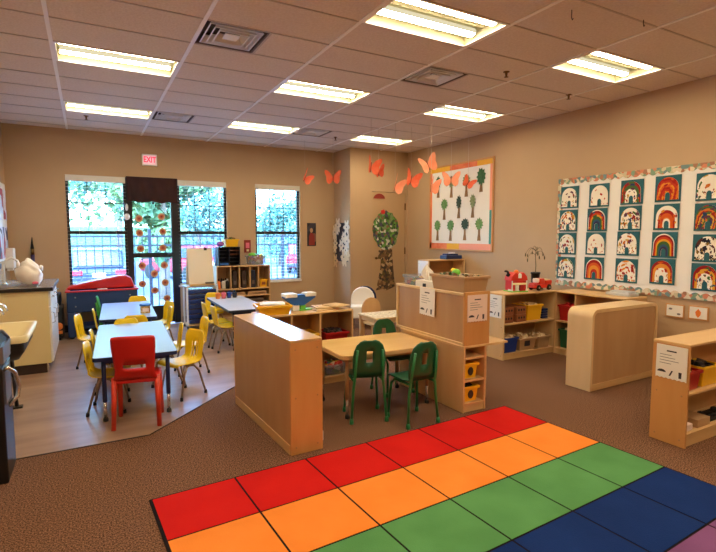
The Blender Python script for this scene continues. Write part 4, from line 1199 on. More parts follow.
# ------------------------------------------------------------------ paper tree on the closet door, red fan, flowers, portrait, plaque
t = thing('paper_tree', 'large collage tree with mosaic leaves on the closet door', 'artwork', (4.695, YBUMP + .010, .40))
rnd = random.Random(3); n = 40; poly = []
for q in range(n):
    a = 2 * PI * q / n; f = 1 + rnd.uniform(-.05, .05)
    poly.append((.275 * f * math.cos(a) * (1 if math.sin(a) > -.2 else .98), 1.07 + .34 * f * math.sin(a)))
b = MB(); b.prism(poly, -.012, -.004, 'y'); obj('crown', b, 'treetop', t)
b = MB(); b.prism([(-.20, 0), (-.05, .02), (.0, -.02), (.20, .05), (.16, .40), (.13, .78), (-.09, .78), (-.11, .40)], -.008, -.001, 'y'); obj('trunk', b, 'treetrunk', t)
b = MB(); b.prism([(-.10, 1.36), (-.04, 1.36), (-.02, 1.40), (-.05, 1.44), (-.11, 1.42)], -.016, -.012, 'y'); obj('red_bird', b, 'red', t)
b = MB(); b.prism([(-.17, .56), (-.06, .56), (-.06, .70), (-.15, .72)], -.011, -.008, 'y'); obj('bark_patch', b, 'treetrunk', t)
M['fan'] = mat('dark_red_paper', (140, 44, 32), .7)
b = MB(); b.prism([(.115 * math.cos(PI * q / 12), .085 * math.sin(PI * q / 12) - .012 * math.cos(6 * PI * q / 12) * (0)) for q in range(13)], -.012, -.001, 'y'); o = obj('paper_fan', b, 'fan', None, loc=(4.555, YBUMP + .012, 2.03)); tag(o, 'dark red half-round paper shape at the top of the closet door', 'artwork')

t = thing('flower_collage', 'dark board of white paper flowers on the closet side wall', 'artwork', (XBUMP, 7.77, 1.22), R(-90))
b = MB(); b.box(-.24, .24, -.012, -.0005, -.30, .38); obj('backing', b, 'navy_dark', t)
rnd = random.Random(5)
M['petal'] = mat('white_petal', (244, 228, 196), .7, 0, (226, 212, 190), 12); M['petal2'] = mat('cream_petal', (232, 206, 160), .7)
for k in range(17):
    cx, cz = rnd.uniform(-.22, .22), (-.30 + .64 * k / 16)
    if k % 3 == 0: cx = -.24 + .48 * (k % 2)
    r = rnd.uniform(.075, .115)
    b = MB(); poly = [(cx + r * (1 + .3 * math.cos(6 * a)) * .9 * math.cos(a), cz + r * (1 + .3 * math.cos(6 * a)) * math.sin(a)) for a in [2 * PI * q / 36 for q in range(36)]]
    y = -.013 - .0012 * k
    b.prism(poly, y - .001, y, 'y'); f = obj('flower', b, 'petal2' if cz < -.12 else 'petal', t)
    b = MB(); b.prism([(cx + .014 * math.cos(2 * PI * q / 8), cz + .016 * math.sin(2 * PI * q / 8)) for q in range(8)], y - .002, y - .001, 'y'); obj('flower_center', b, 'inkd' if k != 6 else 'truck', f)
t = thing('portrait_photo', 'small dark portrait poster on the wall beside the single window', 'picture', (3.52, YB, 1.395))
b = MB(); b.box(-.085, .085, -.008, -.0005, -.205, .205); obj('poster', b, 'photo', t)
b = MB(); b.prism([(-.055, -.19), (.06, -.19), (.05, -.03), (.02, .03), (-.03, .03), (-.05, -.04)], -.0095, -.008, 'y'); obj('figure', b, 'fan', t)
b = MB(); b.prism([(.03 * math.cos(2 * PI * q / 12) - .005, .075 + .042 * math.sin(2 * PI * q / 12)) for q in range(12)], -.0105, -.0095, 'y'); obj('face', b, 'cardb', t)
t = thing('wall_plaque', 'small red brown plaque on the wall between the two windows', 'plaque', (2.35, YB, 1.20))
b = MB(); b.box(-.055, .055, -.02, -.001, -.105, .105); obj('plate', b, 'fan', t, .004)
b = MB(); b.box(-.03, .03, -.024, -.02, -.03, .06); obj('inset', b, 'pink', t)
b = MB(); b.box(-.02, .02, -.024, -.02, -.085, -.05); obj('switch', b, 'cream', t)

# ------------------------------------------------------------------ hanging butterflies
bf = [((3.239, 5.509, 2.262), .25, .55, .12, 'orange', 'tilted orange paper butterfly on the closet side of a close hanging pair', .15),
      ((3.673, 6.036, 2.282), -.3, .9, .10, 'orange', 'small folded orange paper butterfly just beside its tilted neighbour', -.1),
      ((3.63, 5.54, 2.041), .3, .7, .125, 'peach', 'peach paper butterfly hanging in front of the closet door edge', .35),
      ((3.967, 5.652, 2.149), -.05, .5, .125, 'orange', 'deep orange paper butterfly hanging between two peach ones', .25),
      ((4.171, 5.539, 2.353), -.35, .5, .13, 'peach', 'highest peach butterfly, beside the top corner of the tree board', -.4),
      ((4.03, 5.28, 2.025), .3, .8, .115, 'peach', 'peach butterfly overlapping the edge of the tree board, below another', .15),
      ((4.559, 5.513, 2.167), -.6, .2, .115, 'peach', 'wide open peach butterfly in front of the tree board', .0),
      ((4.884, 5.524, 2.142), -.5, .4, .09, 'orange', 'small orange butterfly in front of the tree board', .5),
      ((3.049, 7.236, 2.283), .5, .6, .115, 'orange', 'orange butterfly turned edge-on beside the single window', .6),
      ((3.363, 6.874, 2.264), -.5, .25, .115, 'orange', 'open orange butterfly hanging before the closet side wall', 0)]
for k, (p, yaw, dih, s, mm, lab, sc) in enumerate(bf):
    t = thing('paper_butterfly', lab, 'butterfly', p, yaw, 'hanging paper butterflies')
    s = s * 1.02
    wing = [(.02, -.05), (.10, .25), (.45, .72), (.85, 1.0), (1.12, .98), (1.10, .62), (.88, .10), (.92, -.12), (.84, -.55), (.55, -.78), (.25, -.62), (.04, -.25)]
    for sx in (-1, 1):
        b = MB(); b.prism([(x * s, z * s) for x, z in wing], -.0012, .0012, 'y')
        b.xf(Matrix.Rotation(-dih, 4, 'Z'))
        if sx < 0: b.xf(Matrix.Scale(-1, 4, (1, 0, 0)))
        roll = sc
        b.xf(Matrix.Rotation(roll, 4, 'Y'))
        obj('wing', b, mm, t)
    b = MB(); b.tube([(0, 0, -.55 * s), (0, 0, 0), (0, 0, .5 * s)], .005, 6); b.xf(Matrix.Rotation(sc, 4, 'Y')); obj('body', b, 'fan', t)
    b = MB(); b.tube([(0, 0, .2 * s), (0, 0, H + .002 - p[2])], .002, 5); obj('string', b, 'thread', t)

# ------------------------------------------------------------------ counter cabinet, sink, appliance on the left
t = thing('base_cabinet', 'cream cabinet with a grey counter and black edge against the wall', 'cabinet', (XL + .013, 5.76, 0))
w, d, h = .575, 1.12, .87
b = MB(); b.box(0, w - .02, .006, d, .10, h - .035); obj('carcass', b, 'cream', t, .003)
b = MB(); b.box(0, w - .06, .02, d - .02, 0.002, .10); obj('toe_kick', b, 'kick', t)
b = MB(); b.box(w - .07, w - .045, .03, .05, 0.002, .10); obj('leg', b, 'chrome', t)
b = MB(); b.box(0, w + .02, -.012, d + .01, h - .035, h); obj('countertop', b, 'counter', t, .003)
b = MB(); b.box(-.0, w + .024, -.017, -.012, h - .037, h - .001); b.box(w + .02, w + .025, -.017, d + .01, h - .037, h - .001); obj('counter_edge', b, 'dark', t)
for k in range(3):
    ya = .015 + k * .365
    b = MB(); b.box(w - .02, w, ya, ya + .355, .11, h - .20); dd = obj('door', b, 'white', t, .004)
    b = MB(); b.tube([(w, ya + .04, .50), (w + .025, ya + .04, .51), (w + .025, ya + .04, .60), (w, ya + .04, .61)], .005, 6); obj('handle', b, 'chrome', dd)
    b = MB(); b.box(w - .02, w, ya, ya + .355, h - .19, h - .045); dd = obj('drawer', b, 'white', t, .004)
    b = MB(); b.tube([(w, ya + .13, h - .11), (w + .025, ya + .135, h - .11), (w + .025, ya + .225, h - .11), (w, ya + .23, h - .11)], .005, 6); obj('handle', b, 'chrome', dd)
b = MB(); b.box(.10, .46, .10, .50, h, h + .006); b.box(.13, .43, .13, .47, h + .006, h + .007); obj('sink_rim', b, 'steel', t)
t = thing('gooseneck_faucet', 'pale curved faucet rising behind the white plastic bag', 'faucet', (-.76, 6.15, .8765))
b = MB(); b.tube([(0, 0, 0), (0, 0, .20), (.02, 0, .25), (.07, 0, .28), (.12, 0, .25), (.135, 0, .20)], .012, 8); obj('spout', b, 'white', t)
b = MB(); b.lathe([(.025, 0), (.022, .02), (.012, .03)], seg=12); obj('base', b, 'chrome', t)
# plastic bag
b = MB(); b.ball((0, 0, .115), .12, .11, .13, 4)
for v in b.bm.verts:
    c = v.co; k = 1 + .09 * math.sin(c.x * 38 + 2 * math.sin(c.z * 30)) * math.cos(c.y * 34 + c.z * 20) + .10 * math.sin(c.z * 22 + c.x * 15)
    v.co = Vector((c.x * k, c.y * k, .1 + (c.z - .1) * (1 + (k - 1) * 1.5) + .05 * max(0, 1 - abs(c.x + .02) / .09) * max(0, (c.z - .12) / .12)))
for x, zz in ((-.10, .24), (.02, .25), (.11, .20)): b.tube([(x * .8, 0, .16), (x, 0, zz)], .035, 7, r1=.012)
for v in b.bm.verts: v.co.z = max(v.co.z, 0.0)
t = thing('plastic_bag', 'crumpled white plastic bag on the grey counter', 'bag', (-.525, 6.0, .8775), .2)
obj('bag', b, 'bag', t)
b = MB(); b.ball((.03, -.115, .03), .03, .012, .016, 2); obj('red_print', b, 'pink', t)
# brush-shaped decoration
t = thing('paint_brush', 'dark paint brush with a purple handle standing up against the tan wall', 'brush', (-.66, YB - .0235, 0))
M['brushp'] = mat('purple_handle', (52, 36, 84), .4)
b = MB(); b.tube([(0, 0, .72), (0, 0, 1.12)], .02, 8, r1=.024); obj('handle', b, 'brushp', t)
b = MB(); b.tube([(0, 0, 1.12), (0, 0, 1.20)], .022, 8); obj('ferrule', b, 'brass', t)
b = MB(); b.tube([(0, 0, 1.20), (.0, 0, 1.27), (.004, 0, 1.36)], .022, 8, r1=.004); obj('bristles', b, 'rubber', t)
# wall sink
t = thing('wall_sink', 'cream wall basin with a dark underside beside the cream cabinet', 'sink', (XL + .002, 4.48, .68))
b = MB()
o1, i1 = rrect(.54, .74, .06), rrect(.47, .66, .05)
def rg(poly, z, sc=1.0, cx=.27): return [b.bm.verts.new((cx + x * sc, y * sc, z)) for x, y in poly]
rs = [rg(o1, -.05, .96), rg(o1, 0), rg(i1, -.004), rg(i1, -.09, .8), rg(i1, -.10, .3)]
for a, c in zip(rs, rs[1:]):
    for i in range(len(a)):
        f = b.bm.faces.new((a[i], a[(i + 1) % len(a)], c[(i + 1) % len(a)], c[i])); f.smooth = True
b.bm.faces.new(rs[-1]); obj('basin', b, 'cream', t)
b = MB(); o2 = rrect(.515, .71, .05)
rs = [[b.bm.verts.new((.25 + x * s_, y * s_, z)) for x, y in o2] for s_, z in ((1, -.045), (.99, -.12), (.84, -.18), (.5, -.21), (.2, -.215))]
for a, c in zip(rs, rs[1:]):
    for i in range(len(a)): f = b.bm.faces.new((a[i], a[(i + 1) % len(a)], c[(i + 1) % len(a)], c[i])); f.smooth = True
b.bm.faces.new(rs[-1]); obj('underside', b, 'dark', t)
b = MB(); b.tube([(.30, .05, -.2), (.30, .05, -.36), (.27, .05, -.42), (.2, .05, -.42), (.16, .05, -.38), (.02, .05, -.36)], .02, 8); obj('drain_pipe', b, 'chrome', t)
b = MB(); b.tube([(.36, .22, -.15), (.38, .22, -.68)], .014, 8); b.box(.30, .42, .19, .25, -.68, -.665); obj('leg', b, 'dark', t)
for yy, nm in ((-.06, 'faucet'), (.14, 'faucet')):
    b = MB(); b.tube([(.20, yy, -.01), (.20, yy, .13), (.22, yy, .17), (.28, yy, .195), (.34, yy, .17), (.36, yy, .12)], .012, 8); fc = obj('faucet', b, 'chrome', t)
    b = MB(); b.ball((.20, yy + .06, .035), .03, .02, .03, 2); b.tube([(.20, yy + .05, .05), (.28, yy + .07, .065)], .008, 6); obj('tap_handle', b, 'chrome', fc)
# black appliance at the left edge
t = thing('water_cooler', 'black floor-standing appliance with a silver slanted top and chrome handle, before the sink', 'appliance', (XL + .013, 3.26, 0))
b = MB(); b.box(0, .48, 0, .32, 0.002, .66); obj('body', b, 'black', t, .008)
b = MB(); b.prism([(0, .66), (.32, .66), (.32, .78), (.06, .86), (0, .86)], 0.0, .47, 'x'); obj('top_housing', b, 'black', t, .004)
b = MB(); b.prism([(.325, .70), (.33, .78), (.06, .868), (.055, .86), (.32, .775)], .10, .485, 'x'); b.box(.471, .486, .02, .30, .68, .775); obj('silver_panel', b, 'steel', t)
b = MB(); b.tube([(.478, .05, .64), (.50, .05, .65), (.52, .14, .60), (.53, .20, .50), (.52, .20, .44), (.478, .16, .40)], .012, 8); obj('handle', b, 'chrome', t)
b = MB(); b.box(.474, .484, .06, .26, .44, .64); obj('side_panel', b, 'steel', t)
# dispenser and pinned papers on the left wall
t = thing('soap_dispenser', 'black oval dispenser on the wall beside the pinned papers', 'dispenser', (XL, 6.55, 1.22))
b = MB(); b.ball((.04, 0, 0), .055, .09, .16, 2); obj('case', b, 'black', t)
b = MB(); b.box(.0, .10, -.05, .05, -.20, -.14); obj('nozzle', b, 'black', t, .01)
t = thing('pinned_papers', 'board of white and bluish papers with red marks along the counter wall', 'board', (XL, 7.35, 1.55))
b = MB(); b.box(.001, .012, -.62, .62, -.48, .50); obj('backing', b, 'paper', t)
rnd = random.Random(9)
for k in range(10):
    cy, cz = -.52 + .25 * (k % 5), -.26 + .48 * (k // 5)
    b = MB(); b.box(.013 + .002 * (k % 2), .016 + .002 * (k % 2), cy - .11, cy + .11, cz - .19, cz + .2); obj('sheet', b, 'collage', t)
t = thing('wall_box', 'white paper towel box on the wall above the counter end', 'dispenser', (XL, 7.75, 1.10))
b = MB(); b.box(.001, .10, -.1, .1, -.14, .12); obj('case', b, 'white', t, .01)
b = MB(); b.box(.02, .08, -.07, .07, -.17, -.14); obj('paper_towel', b, 'paper', t)

# ------------------------------------------------------------------ sand table, cart with easel, cubby shelf
t = thing('sand_table', 'blue sand and water table with thick corner legs under the window', 'table', (.165, 7.70, 0))
w, d = .86, .50
b = MB()
for (a, c, e, f) in ((-w / 2, w / 2, -d / 2, -d / 2 + .03), (-w / 2, w / 2, d / 2 - .03, d / 2), (-w / 2, -w / 2 + .03, -d / 2 + .03, d / 2 - .03), (w / 2 - .03, w / 2, -d / 2 + .03, d / 2 - .03)): b.box(a, c, e, f, .36, .63)
b.box(-w / 2 + .03, w / 2 - .03, -d / 2 + .03, d / 2 - .03, .38, .40); obj('basin', b, 'sandblue', t, .01)
for sx in (-1, 1):
    for sy in (-1, 1):
        b = MB(); b.box(sx * (w / 2 - .045) - .045, sx * (w / 2 - .045) + .045, sy * (d / 2 - .045) - .045, sy * (d / 2 - .045) + .045, .03, .36); l = obj('leg', b, 'sandblue', t, .01)
        b = MB(); b.ball((sx * (w / 2 - .045), sy * (d / 2 - .045), .018), .03, .022, .018); obj('caster', b, 'rubber', l)
b = MB(); b.box(-w / 2 + .05, w / 2 - .05, -d / 2 + .05, d / 2 - .05, .13, .16); obj('under_shelf', b, 'sandblue', t)
b = MB()
for x in (-.34, .34):
    for z in (.45, .57): b.lathe([(.009, 0), (.009, .003), (.001, .005)], seg=8); 
b.bm.free()
for x in (-.33, .33):
    for z in (.44, .56):
        b = MB(); b.lathe([(.010, 0), (.010, .004), (.002, .006)], seg=8); b.xf(Matrix.Translation((x, -d / 2, z)) @ Matrix.Rotation(R(90), 4, 'X')); obj('bolt', b, 'steel', t)
b = MB(); b.box(-w / 2 - .015, w / 2 + .015, -d / 2 - .015, -d / 2 + .04, .63, .65); b.box(-w / 2 - .015, w / 2 + .015, d / 2 - .04, d / 2 + .015, .63, .65)
b.box(-w / 2 - .015, -w / 2 + .04, -d / 2 + .04, d / 2 - .04, .63, .65); b.box(w / 2 - .04, w / 2 + .015, -d / 2 + .04, d / 2 - .04, .63, .65); obj('rim', b, 'red', t, .005)
t = thing('table_lid', 'red lid tilted up on top of the blue sand table', 'lid', (.165, 7.72, .651))
poly = [(-.42, .0), (.40, .0), (.40, .03), (.37, .13), (.30, .165), (.22, .165), (-.15, .10), (-.42, .03)]
b = MB(); b.prism(poly, -.10, .21, 'y'); obj('panel', b, 'red', t, .012)
b = MB(); b.box(.0, .12, -.23, -.19, 0.0, .012); o = obj('paper_strip', b, 'paper', None, loc=(.10, 7.70, .651)); tag(o, 'small white paper strip on the front rim of the blue sand table', 'paper')
for k, (x, y, mm, lab) in enumerate(((.10, 7.62, 'blue_bin', 'blue toy bucket on the shelf under the sand table'), (.30, 7.62, 'orangep', 'orange toy mould under the sand table'))):
    b = MB(); b.lathe([(.05, 0), (.07, .10), (.06, .10), (.045, .01), (.001, .01)], seg=14); o = obj('toy_bucket', b, mm, None, loc=(x, y, .1605)); tag(o, lab, 'toy')
t = thing('push_toy', 'black and orange ride-on toy between the cabinet and sand table', 'toy', (-.385, 7.62, 0))
b = MB(); b.box(-.075, .075, -.2, .2, .05, .45); b.box(-.05, .05, -.05, .18, .45, .62); obj('body', b, 'black', t, .02)
b = MB(); b.ball((.02, -.21, .20), .05, .03, .05, 2); b.box(-.03, .06, -.22, -.2, .10, .14); obj('front_badge', b, 'orangep', t)
for sy in (-.12, .12):
    b = MB(); b.lathe([(.055, -.03), (.06, -.02), (.06, .02), (.055, .03)], seg=14); b.xf(Matrix.Translation((0, sy, .06)) @ Matrix.Rotation(R(90), 4, 'Y')); obj('wheel', b, 'rubber', t)

t = thing('snack_tub', 'small clear tub with blue lid and crackers on the far blue table', 'tub', (.555, 6.05, .5005))
M['crack'] = mat_mosaic('crackers', [(214, 170, 90), (196, 146, 70), (230, 200, 130), (150, 100, 60)], 40)
b = MB(); b.prism(rrect(.10, .10, .02), .002, .085, 'z'); obj('container', b, 'crack', t)
b = MB(); b.prism(rrect(.12, .12, .025), .085, .10, 'z'); b.tube([(-.05, -.062, .1), (-.05, -.062, .11), (.05, -.062, .11), (.05, -.062, .1)], .006, 6); obj('lid', b, 'blue', t)
b = MB(); b.box(-.035, .035, -.0515, -.05, .02, .06); obj('sticker', b, 'pinkpaper', t)

# drawer cart
t = thing('drawer_cart', 'pale wheeled cart of stacked blue drawers below the easel', 'cart', (1.47, 7.57, 0))
w, d, h = .46, .30, .62
for sx in (-1, 1):
    for sy in (-1, 1):
        b = MB(); b.box(sx * (w / 2 - .012) - .012, sx * (w / 2 - .012) + .012, sy * (d / 2 - .012) - .012, sy * (d / 2 - .012) + .012, .05, h); p = obj('post', b, 'white', t)
        b = MB(); b.lathe([(.02, -.01), (.024, 0), (.02, .01)], seg=12); b.xf(Matrix.Translation((sx * (w / 2 - .012), sy * (d / 2 - .012), .0245)) @ Matrix.Rotation(R(90), 4, 'Y')); obj('caster', b, 'rubber', p)
b = MB(); b.box(-w / 2, w / 2, -d / 2, d / 2, h, h + .02); obj('top', b, 'grey_lam', t, .004)
b = MB(); b.box(-w / 2, w / 2, -d / 2, d / 2, .05, .07); obj('base', b, 'pale', t, .004)
M['drawerblue'] = mat('blue_drawer', (34, 60, 130), .2, spec=.7)
for k in range(7):
    z = .085 + .074 * k
    b = MB(); b.box(-w / 2 + .03, w / 2 - .03, -d / 2 - .005, d / 2 - .02, z, z + .058); dr = obj('drawer', b, 'drawerblue', t, .008)
    b = MB(); b.box(-.12, .12, -d / 2 - .022, -d / 2 - .005, z + .044, z + .054); obj('handle', b, 'drawerblue', dr, .003)
M['easelw'] = mat('easel_board', (226, 214, 192), .4)
t = thing('tabletop_easel', 'tan tabletop easel leaning before the window, with a black clip', 'easel', (1.47, 7.57, .6405))
for sy in (-1, 1):
    b = MB(); y0_, y1_ = sy * .13, sy * .018
    b.prism([(y0_, 0), (y0_ + sy * -.0 + .012, 0), (y1_ + .012, .55), (y1_, .55)], -.18, .18, 'x'); obj('panel', b, 'easelw' if sy < 0 else 'pale', t)
b = MB(); b.box(-.18, .18, -.165, -.118, .005, .028); obj('tray', b, 'pale', t)
b = MB(); b.box(.06, .10, -.04, -.012, .52, .56); b.tube([(.065, -.03, .555), (.08, -.03, .58), (.095, -.03, .555)], .004, 6); obj('clip', b, 'black', t)
b = MB(); b.box(.05, .17, -.175, -.125, .028, .05); obj('marker_eraser', b, 'ventd', t)

# cubby shelf
G = shelf_unit('cubby_shelf', 'maple cubby shelf under the window with dark slots and paint bottles', .87, .30, .90, (2.185, 7.72, 0), 0, shelves=[.30, .42, .535], dividers=[(-.21, .535, .882), (-.07, .535, .882), (.10, .535, .882), (.24, .535, .882)], kick=.06)
for k, (x, mm) in enumerate(((1.80, 'orangep'), (1.87, 'white'), (1.935, 'black'), (1.80, 'pink'), (1.865, 'navy'), (1.93, 'white'))):
    y = 7.80 if k < 3 else 7.90
    t = thing('paint_bottle', ['orange paint bottle in the first cubby, front', 'white paint bottle in the first cubby, front', 'black paint bottle in the first cubby, front', 'pink paint bottle in the first cubby, behind the orange one', 'navy paint bottle in the first cubby, behind the others', 'white paint bottle in the first cubby, behind the black one'][k], 'bottle', (x, y, .5355), 0, 'paint bottles in the cubby shelf')
    b = MB(); b.lathe([(.026, 0), (.028, .01), (.028, .11), (.012, .13)], seg=12); obj('body', b, mm, t)
    b = MB(); b.lathe([(.013, .13), (.013, .15), (.005, .165)], seg=10); obj('cap', b, 'white' if mm == 'black' else 'rubber', t)
for k, (x, n, lab) in enumerate(((2.05, 2, 'dark binder standing in the second cubby of the shelf'), (2.20, 3, 'dark binder standing in the third cubby of the shelf'), (2.35, 2, 'dark binder standing in the narrow fourth cubby'))):
    t = thing('binder', lab, 'binder', (x, 7.85, .5355), 0, 'dark binders in the cubbies')
    b = MB(); b.box(-.035, .035, -.08, .12, 0, .28); obj('cover', b, 'kick' if k < 2 else 'navy_dark', t, .004)
    b = MB(); b.box(-.02, .02, -.082, -.08, .06, .12); obj('spine_label', b, 'ventd', t)
t = tub('storage_tub', 'small yellow tub in the last cubby of the maple cubby shelf', .125, .2, .13, (2.519, 7.87, .5355), 0, 'yellow_bin')
b = MB(); b.box(-.03, .03, -.112, -.106, .04, .085); obj('label_tag', b, 'brick', t)
for k, (x, z, n, lab) in enumerate(((2.05, .4205, 4, 'stack of tan paper on the slot shelf of the cubby unit'), (2.40, .4205, 5, 'taller stack of tan paper on the slot shelf near the shelf end'), (2.35, .3005, 5, 'stack of dark paper on the lower slot of the cubby unit'))):
    b = MB()
    for q in range(n): b.box(-.15 + random.uniform(-.01, .01), .15 + random.uniform(-.01, .01), -.12 + random.uniform(-.015, .01), .1, .012 * q, .012 * q + .011)
    o = obj('paper_stack', b, 'cardb' if k < 2 else 'ventd', None, loc=(x, 7.86, z)); tag(o, lab, 'paper')
# mail sorter on top, yellow tub, purple thing, clear bin
t = thing('mail_sorter', 'dark blue desk sorter with many slots on the cubby shelf', 'organizer', (1.98, 7.80, .9005))
w, d, h = .34, .22, .30
b = MB(); b.box(-w / 2, -w / 2 + .01, 0, d, 0, h); b.box(w / 2 - .01, w / 2, 0, d, 0, h); b.box(-.005, .005, 0, d, .01, h - .01); b.box(-w / 2 + .01, w / 2 - .01, 0, d, h - .01, h); b.box(-w / 2 + .01, w / 2 - .01, 0, d, 0, .01); b.box(-w / 2, w / 2, d, d + .006, 0, h); obj('case', b, 'navy_dark', t)
for sx in (-1, 1):
    for k in range(1, 5):
        b = MB(); xa, xb = sorted((sx * .005, sx * (w / 2 - .01))); b.box(xa, xb, .004, d, .06 * k - .003, .06 * k + .003); obj('slot_shelf', b, 'navy_dark' if (k < 3 or sx < 0) else 'brick', t)
b = MB(); b.box(-w / 2 + .015, -.01, .012, .2, .011, .045); obj('paper_tray', b, 'blue', t)
tub('storage_tub', 'yellow tub with green toys on top of the dark blue sorter', .21, .18, .12, (2.02, 7.90, 1.201), .1, 'yellow_bin', fill='craft', fill_label='green and pink pieces sticking out of the yellow tub on the sorter', fill_h=.15)
b = MB(); b.ball((0, 0, .045), .06, .05, .045, 2); o = obj('yarn_ball', b, 'purple', None, loc=(1.85, 7.86, 1.2005)); tag(o, 'purple pink soft ball beside the yellow tub on the sorter', 'toy')
t = thing('fabric_roll', 'light blue rolled sheet standing beside the dark blue sorter', 'roll', (1.782, 7.86, .9005))
M['ltblue'] = mat('light_blue_plastic', (110, 150, 210), .4)
b = MB(); b.tube([(0, 0, 0.0), (0, 0, .28)], .022, 12); obj('roll', b, 'ltblue', t)
tub('storage_tub', 'clear grey bin of craft supplies on the cubby shelf, before the window', .27, .2, .15, (2.42, 7.86, .9005), 0, 'clear', fill='toymix', fill_label='craft supplies inside the clear bin before the window', fill_h=.15)
b = MB(); b.ball((0, 0, .03), .07, .05, .035, 2); o = obj('soft_toy', b, 'lime', None, loc=(2.37, 7.86, 1.035)); tag(o, 'pale green soft toy on top of the clear bin', 'toy')
# paint cups on the grey table
for k, (x, y, mm, lab) in enumerate(((1.575, 6.90, 'orangep', 'orange paint cup on the grey table'), (1.655, 6.90, 'pink', 'pink paint cup on the grey table'), (1.735, 6.91, 'blue_bin', 'blue paint cup on the grey table'), (1.815, 6.92, 'navy_dark', 'dark navy paint cup on the grey table'))):
    t = thing('paint_cup', lab, 'cup', (x, y, .5005), 0, 'paint cups on the grey table')
    b = MB(); b.lathe([(.03, 0), (.034, .06), (.036, .075), (.028, .08), (.008, .085)], seg=14); obj('cup', b, mm, t)
    b = MB(); b.lathe([(.01, .083), (.009, .10), (.001, .102)], seg=10); obj('stopper', b, 'white' if k == 0 else mm, t)

# ------------------------------------------------------------------ furniture near the closet
t = thing('side_table', 'small wooden table with a patterned white top behind the maple cabinet', 'table', (3.12, 4.90, 0), -.03)
w, d, h = .58, .44, .45
M['pattern'] = mat('patterned_white_top', (236, 224, 196), .4, 0, (170, 150, 120), 22, (1, 2.5, 1), ramp=(.50, .60))
b = MB(); b.box(-w / 2, w / 2, -d / 2, d / 2, h - .02, h - .004); obj('tabletop', b, 'pale', t, .003)
b = MB(); b.box(-w / 2 + .01, w / 2 - .01, -d / 2 + .01, d / 2 - .01, h - .004, h); obj('patterned_sheet', b, 'pattern', t)
b = MB()
for sy in (-1, 1): b.box(-w / 2 + .03, w / 2 - .03, sy * (d / 2 - .03) - .008, sy * (d / 2 - .03) + .008, h - .07, h - .02)
for sx in (-1, 1): b.box(sx * (w / 2 - .03) - .008, sx * (w / 2 - .03) + .008, -d / 2 + .03, d / 2 - .03, h - .07, h - .02)
obj('apron', b, 'pale', t)
for sx in (-1, 1):
    for sy in (-1, 1):
        b = MB(); b.taper((sx * (w / 2 - .03), sy * (d / 2 - .03)), .002, h - .02, .03, .03, .04, .04); obj('leg', b, 'maple_z', t)
t = thing('wooden_chair', 'light wooden child chair with a rounded plain back behind the patterned table', 'chair', (3.135, 5.20, 0), PI)
def archp(w, z0, z1, n=10):
    zc = z1 - w / 2
    return [(-w / 2, z0)] + [(w / 2 * math.cos(PI - PI * k / n), zc + w / 2 * math.sin(PI - PI * k / n)) for k in range(n + 1)] + [(w / 2, z0)]
b = MB(); b.prism(archp(.27, .30, .60), -.135, -.115, 'y'); obj('backrest', b, 'maple_z', t, .004)
b = MB(); b.box(-.13, .13, -.115, .13, .28, .30); obj('seat', b, 'pale', t, .004)
for sx in (-1, 1):
    for sy in (-.12, .115):
        b = MB(); b.box(sx * .115 - .014, sx * .115 + .014, sy - .014, sy + .014, .002, .30 if sy < 0 else .28); obj('leg', b, 'pale', t)
t = thing('toddler_chair', 'white padded child chair with rounded back and dark blue trim by the closet', 'chair', (3.60, 6.36, 0), R(150))
b = MB(); b.prism(archp(.36, .16, .60), -.17, -.09, 'y'); obj('backrest', b, 'paper', t, .015)
b = MB(); b.prism([(x - .03, z) for x, z in archp(.36, .16, .61)], -.20, -.171, 'y'); obj('blue_trim', b, 'navy', t, .006)
b = MB(); b.box(-.18, .18, -.09, .17, .16, .34); obj('seat', b, 'paper', t, .02)
for sx in (-1, 1):
    for sy in (-.15, .14):
        b = MB(); b.box(sx * .15 - .02, sx * .15 + .02, sy - .02, sy + .02, .002, .16); obj('leg', b, 'kick', t)
S_ = shelf_unit('low_shelf', 'taller maple shelf against the wall under the tree board, pale end panel', .70, .28, 1.015, (4.79, 5.85, 0), 0, shelves=[.38, .72], group='low maple shelves', mats=dict(side='pale', back='shelfin'))
b = MB(); b.box(-.001, 0, -.125, .125, -.30, 0); o = obj('paper_sheet', b, 'paper', None, loc=(4.4405, 5.99, 1.0)); tag(o, 'white paper covering the end of the tall shelf under the tree board', 'paper')
t = thing('tape_dispenser', 'dark blue box with a white label on the tall shelf under the tree board', 'box', (4.96, 5.97, 1.0155), .05)
b = MB(); b.box(-.16, .16, -.08, .08, 0, .06); b.box(-.13, .10, -.06, .06, .06, .085); obj('box', b, 'navy', t, .01)
b = MB(); b.box(-.03, .06, -.03, .03, .085, .10); obj('white_label', b, 'paper', t, .004)

# ------------------------------------------------------------------ outside
b = MB(); b.box(-25, 30, YB + .16, 60, -.45, -.40); struct('ground', b, 'asphalt')
b = MB(); b.box(-3, 9, YB + .17, 9.6, -.40, -.06); struct('sidewalk', b, 'asphalt')
t = thing('iron_fence', 'dark iron picket fence outside the windows', 'fence', (0, 10.6, 0))
for z in (1.36, 1.18, -.15):
    b = MB(); b.box(-4.5, 9.5, -.015, .015, z - .018, z + .018); obj('rail', b, 'iron', t)
b = MB(); x = -4.5
while x < 9.5:
    b.box(x - .009, x + .009, -.009, .009, -.4, 1.42); x += .14
obj('pickets', b, 'iron', t)
b = MB()
for x in (-4.5, -1.7, 1.1, 3.9, 6.7, 9.5): b.box(x - .03, x + .03, -.03, .03, -.4, 1.5)
obj('posts', b, 'iron', t)

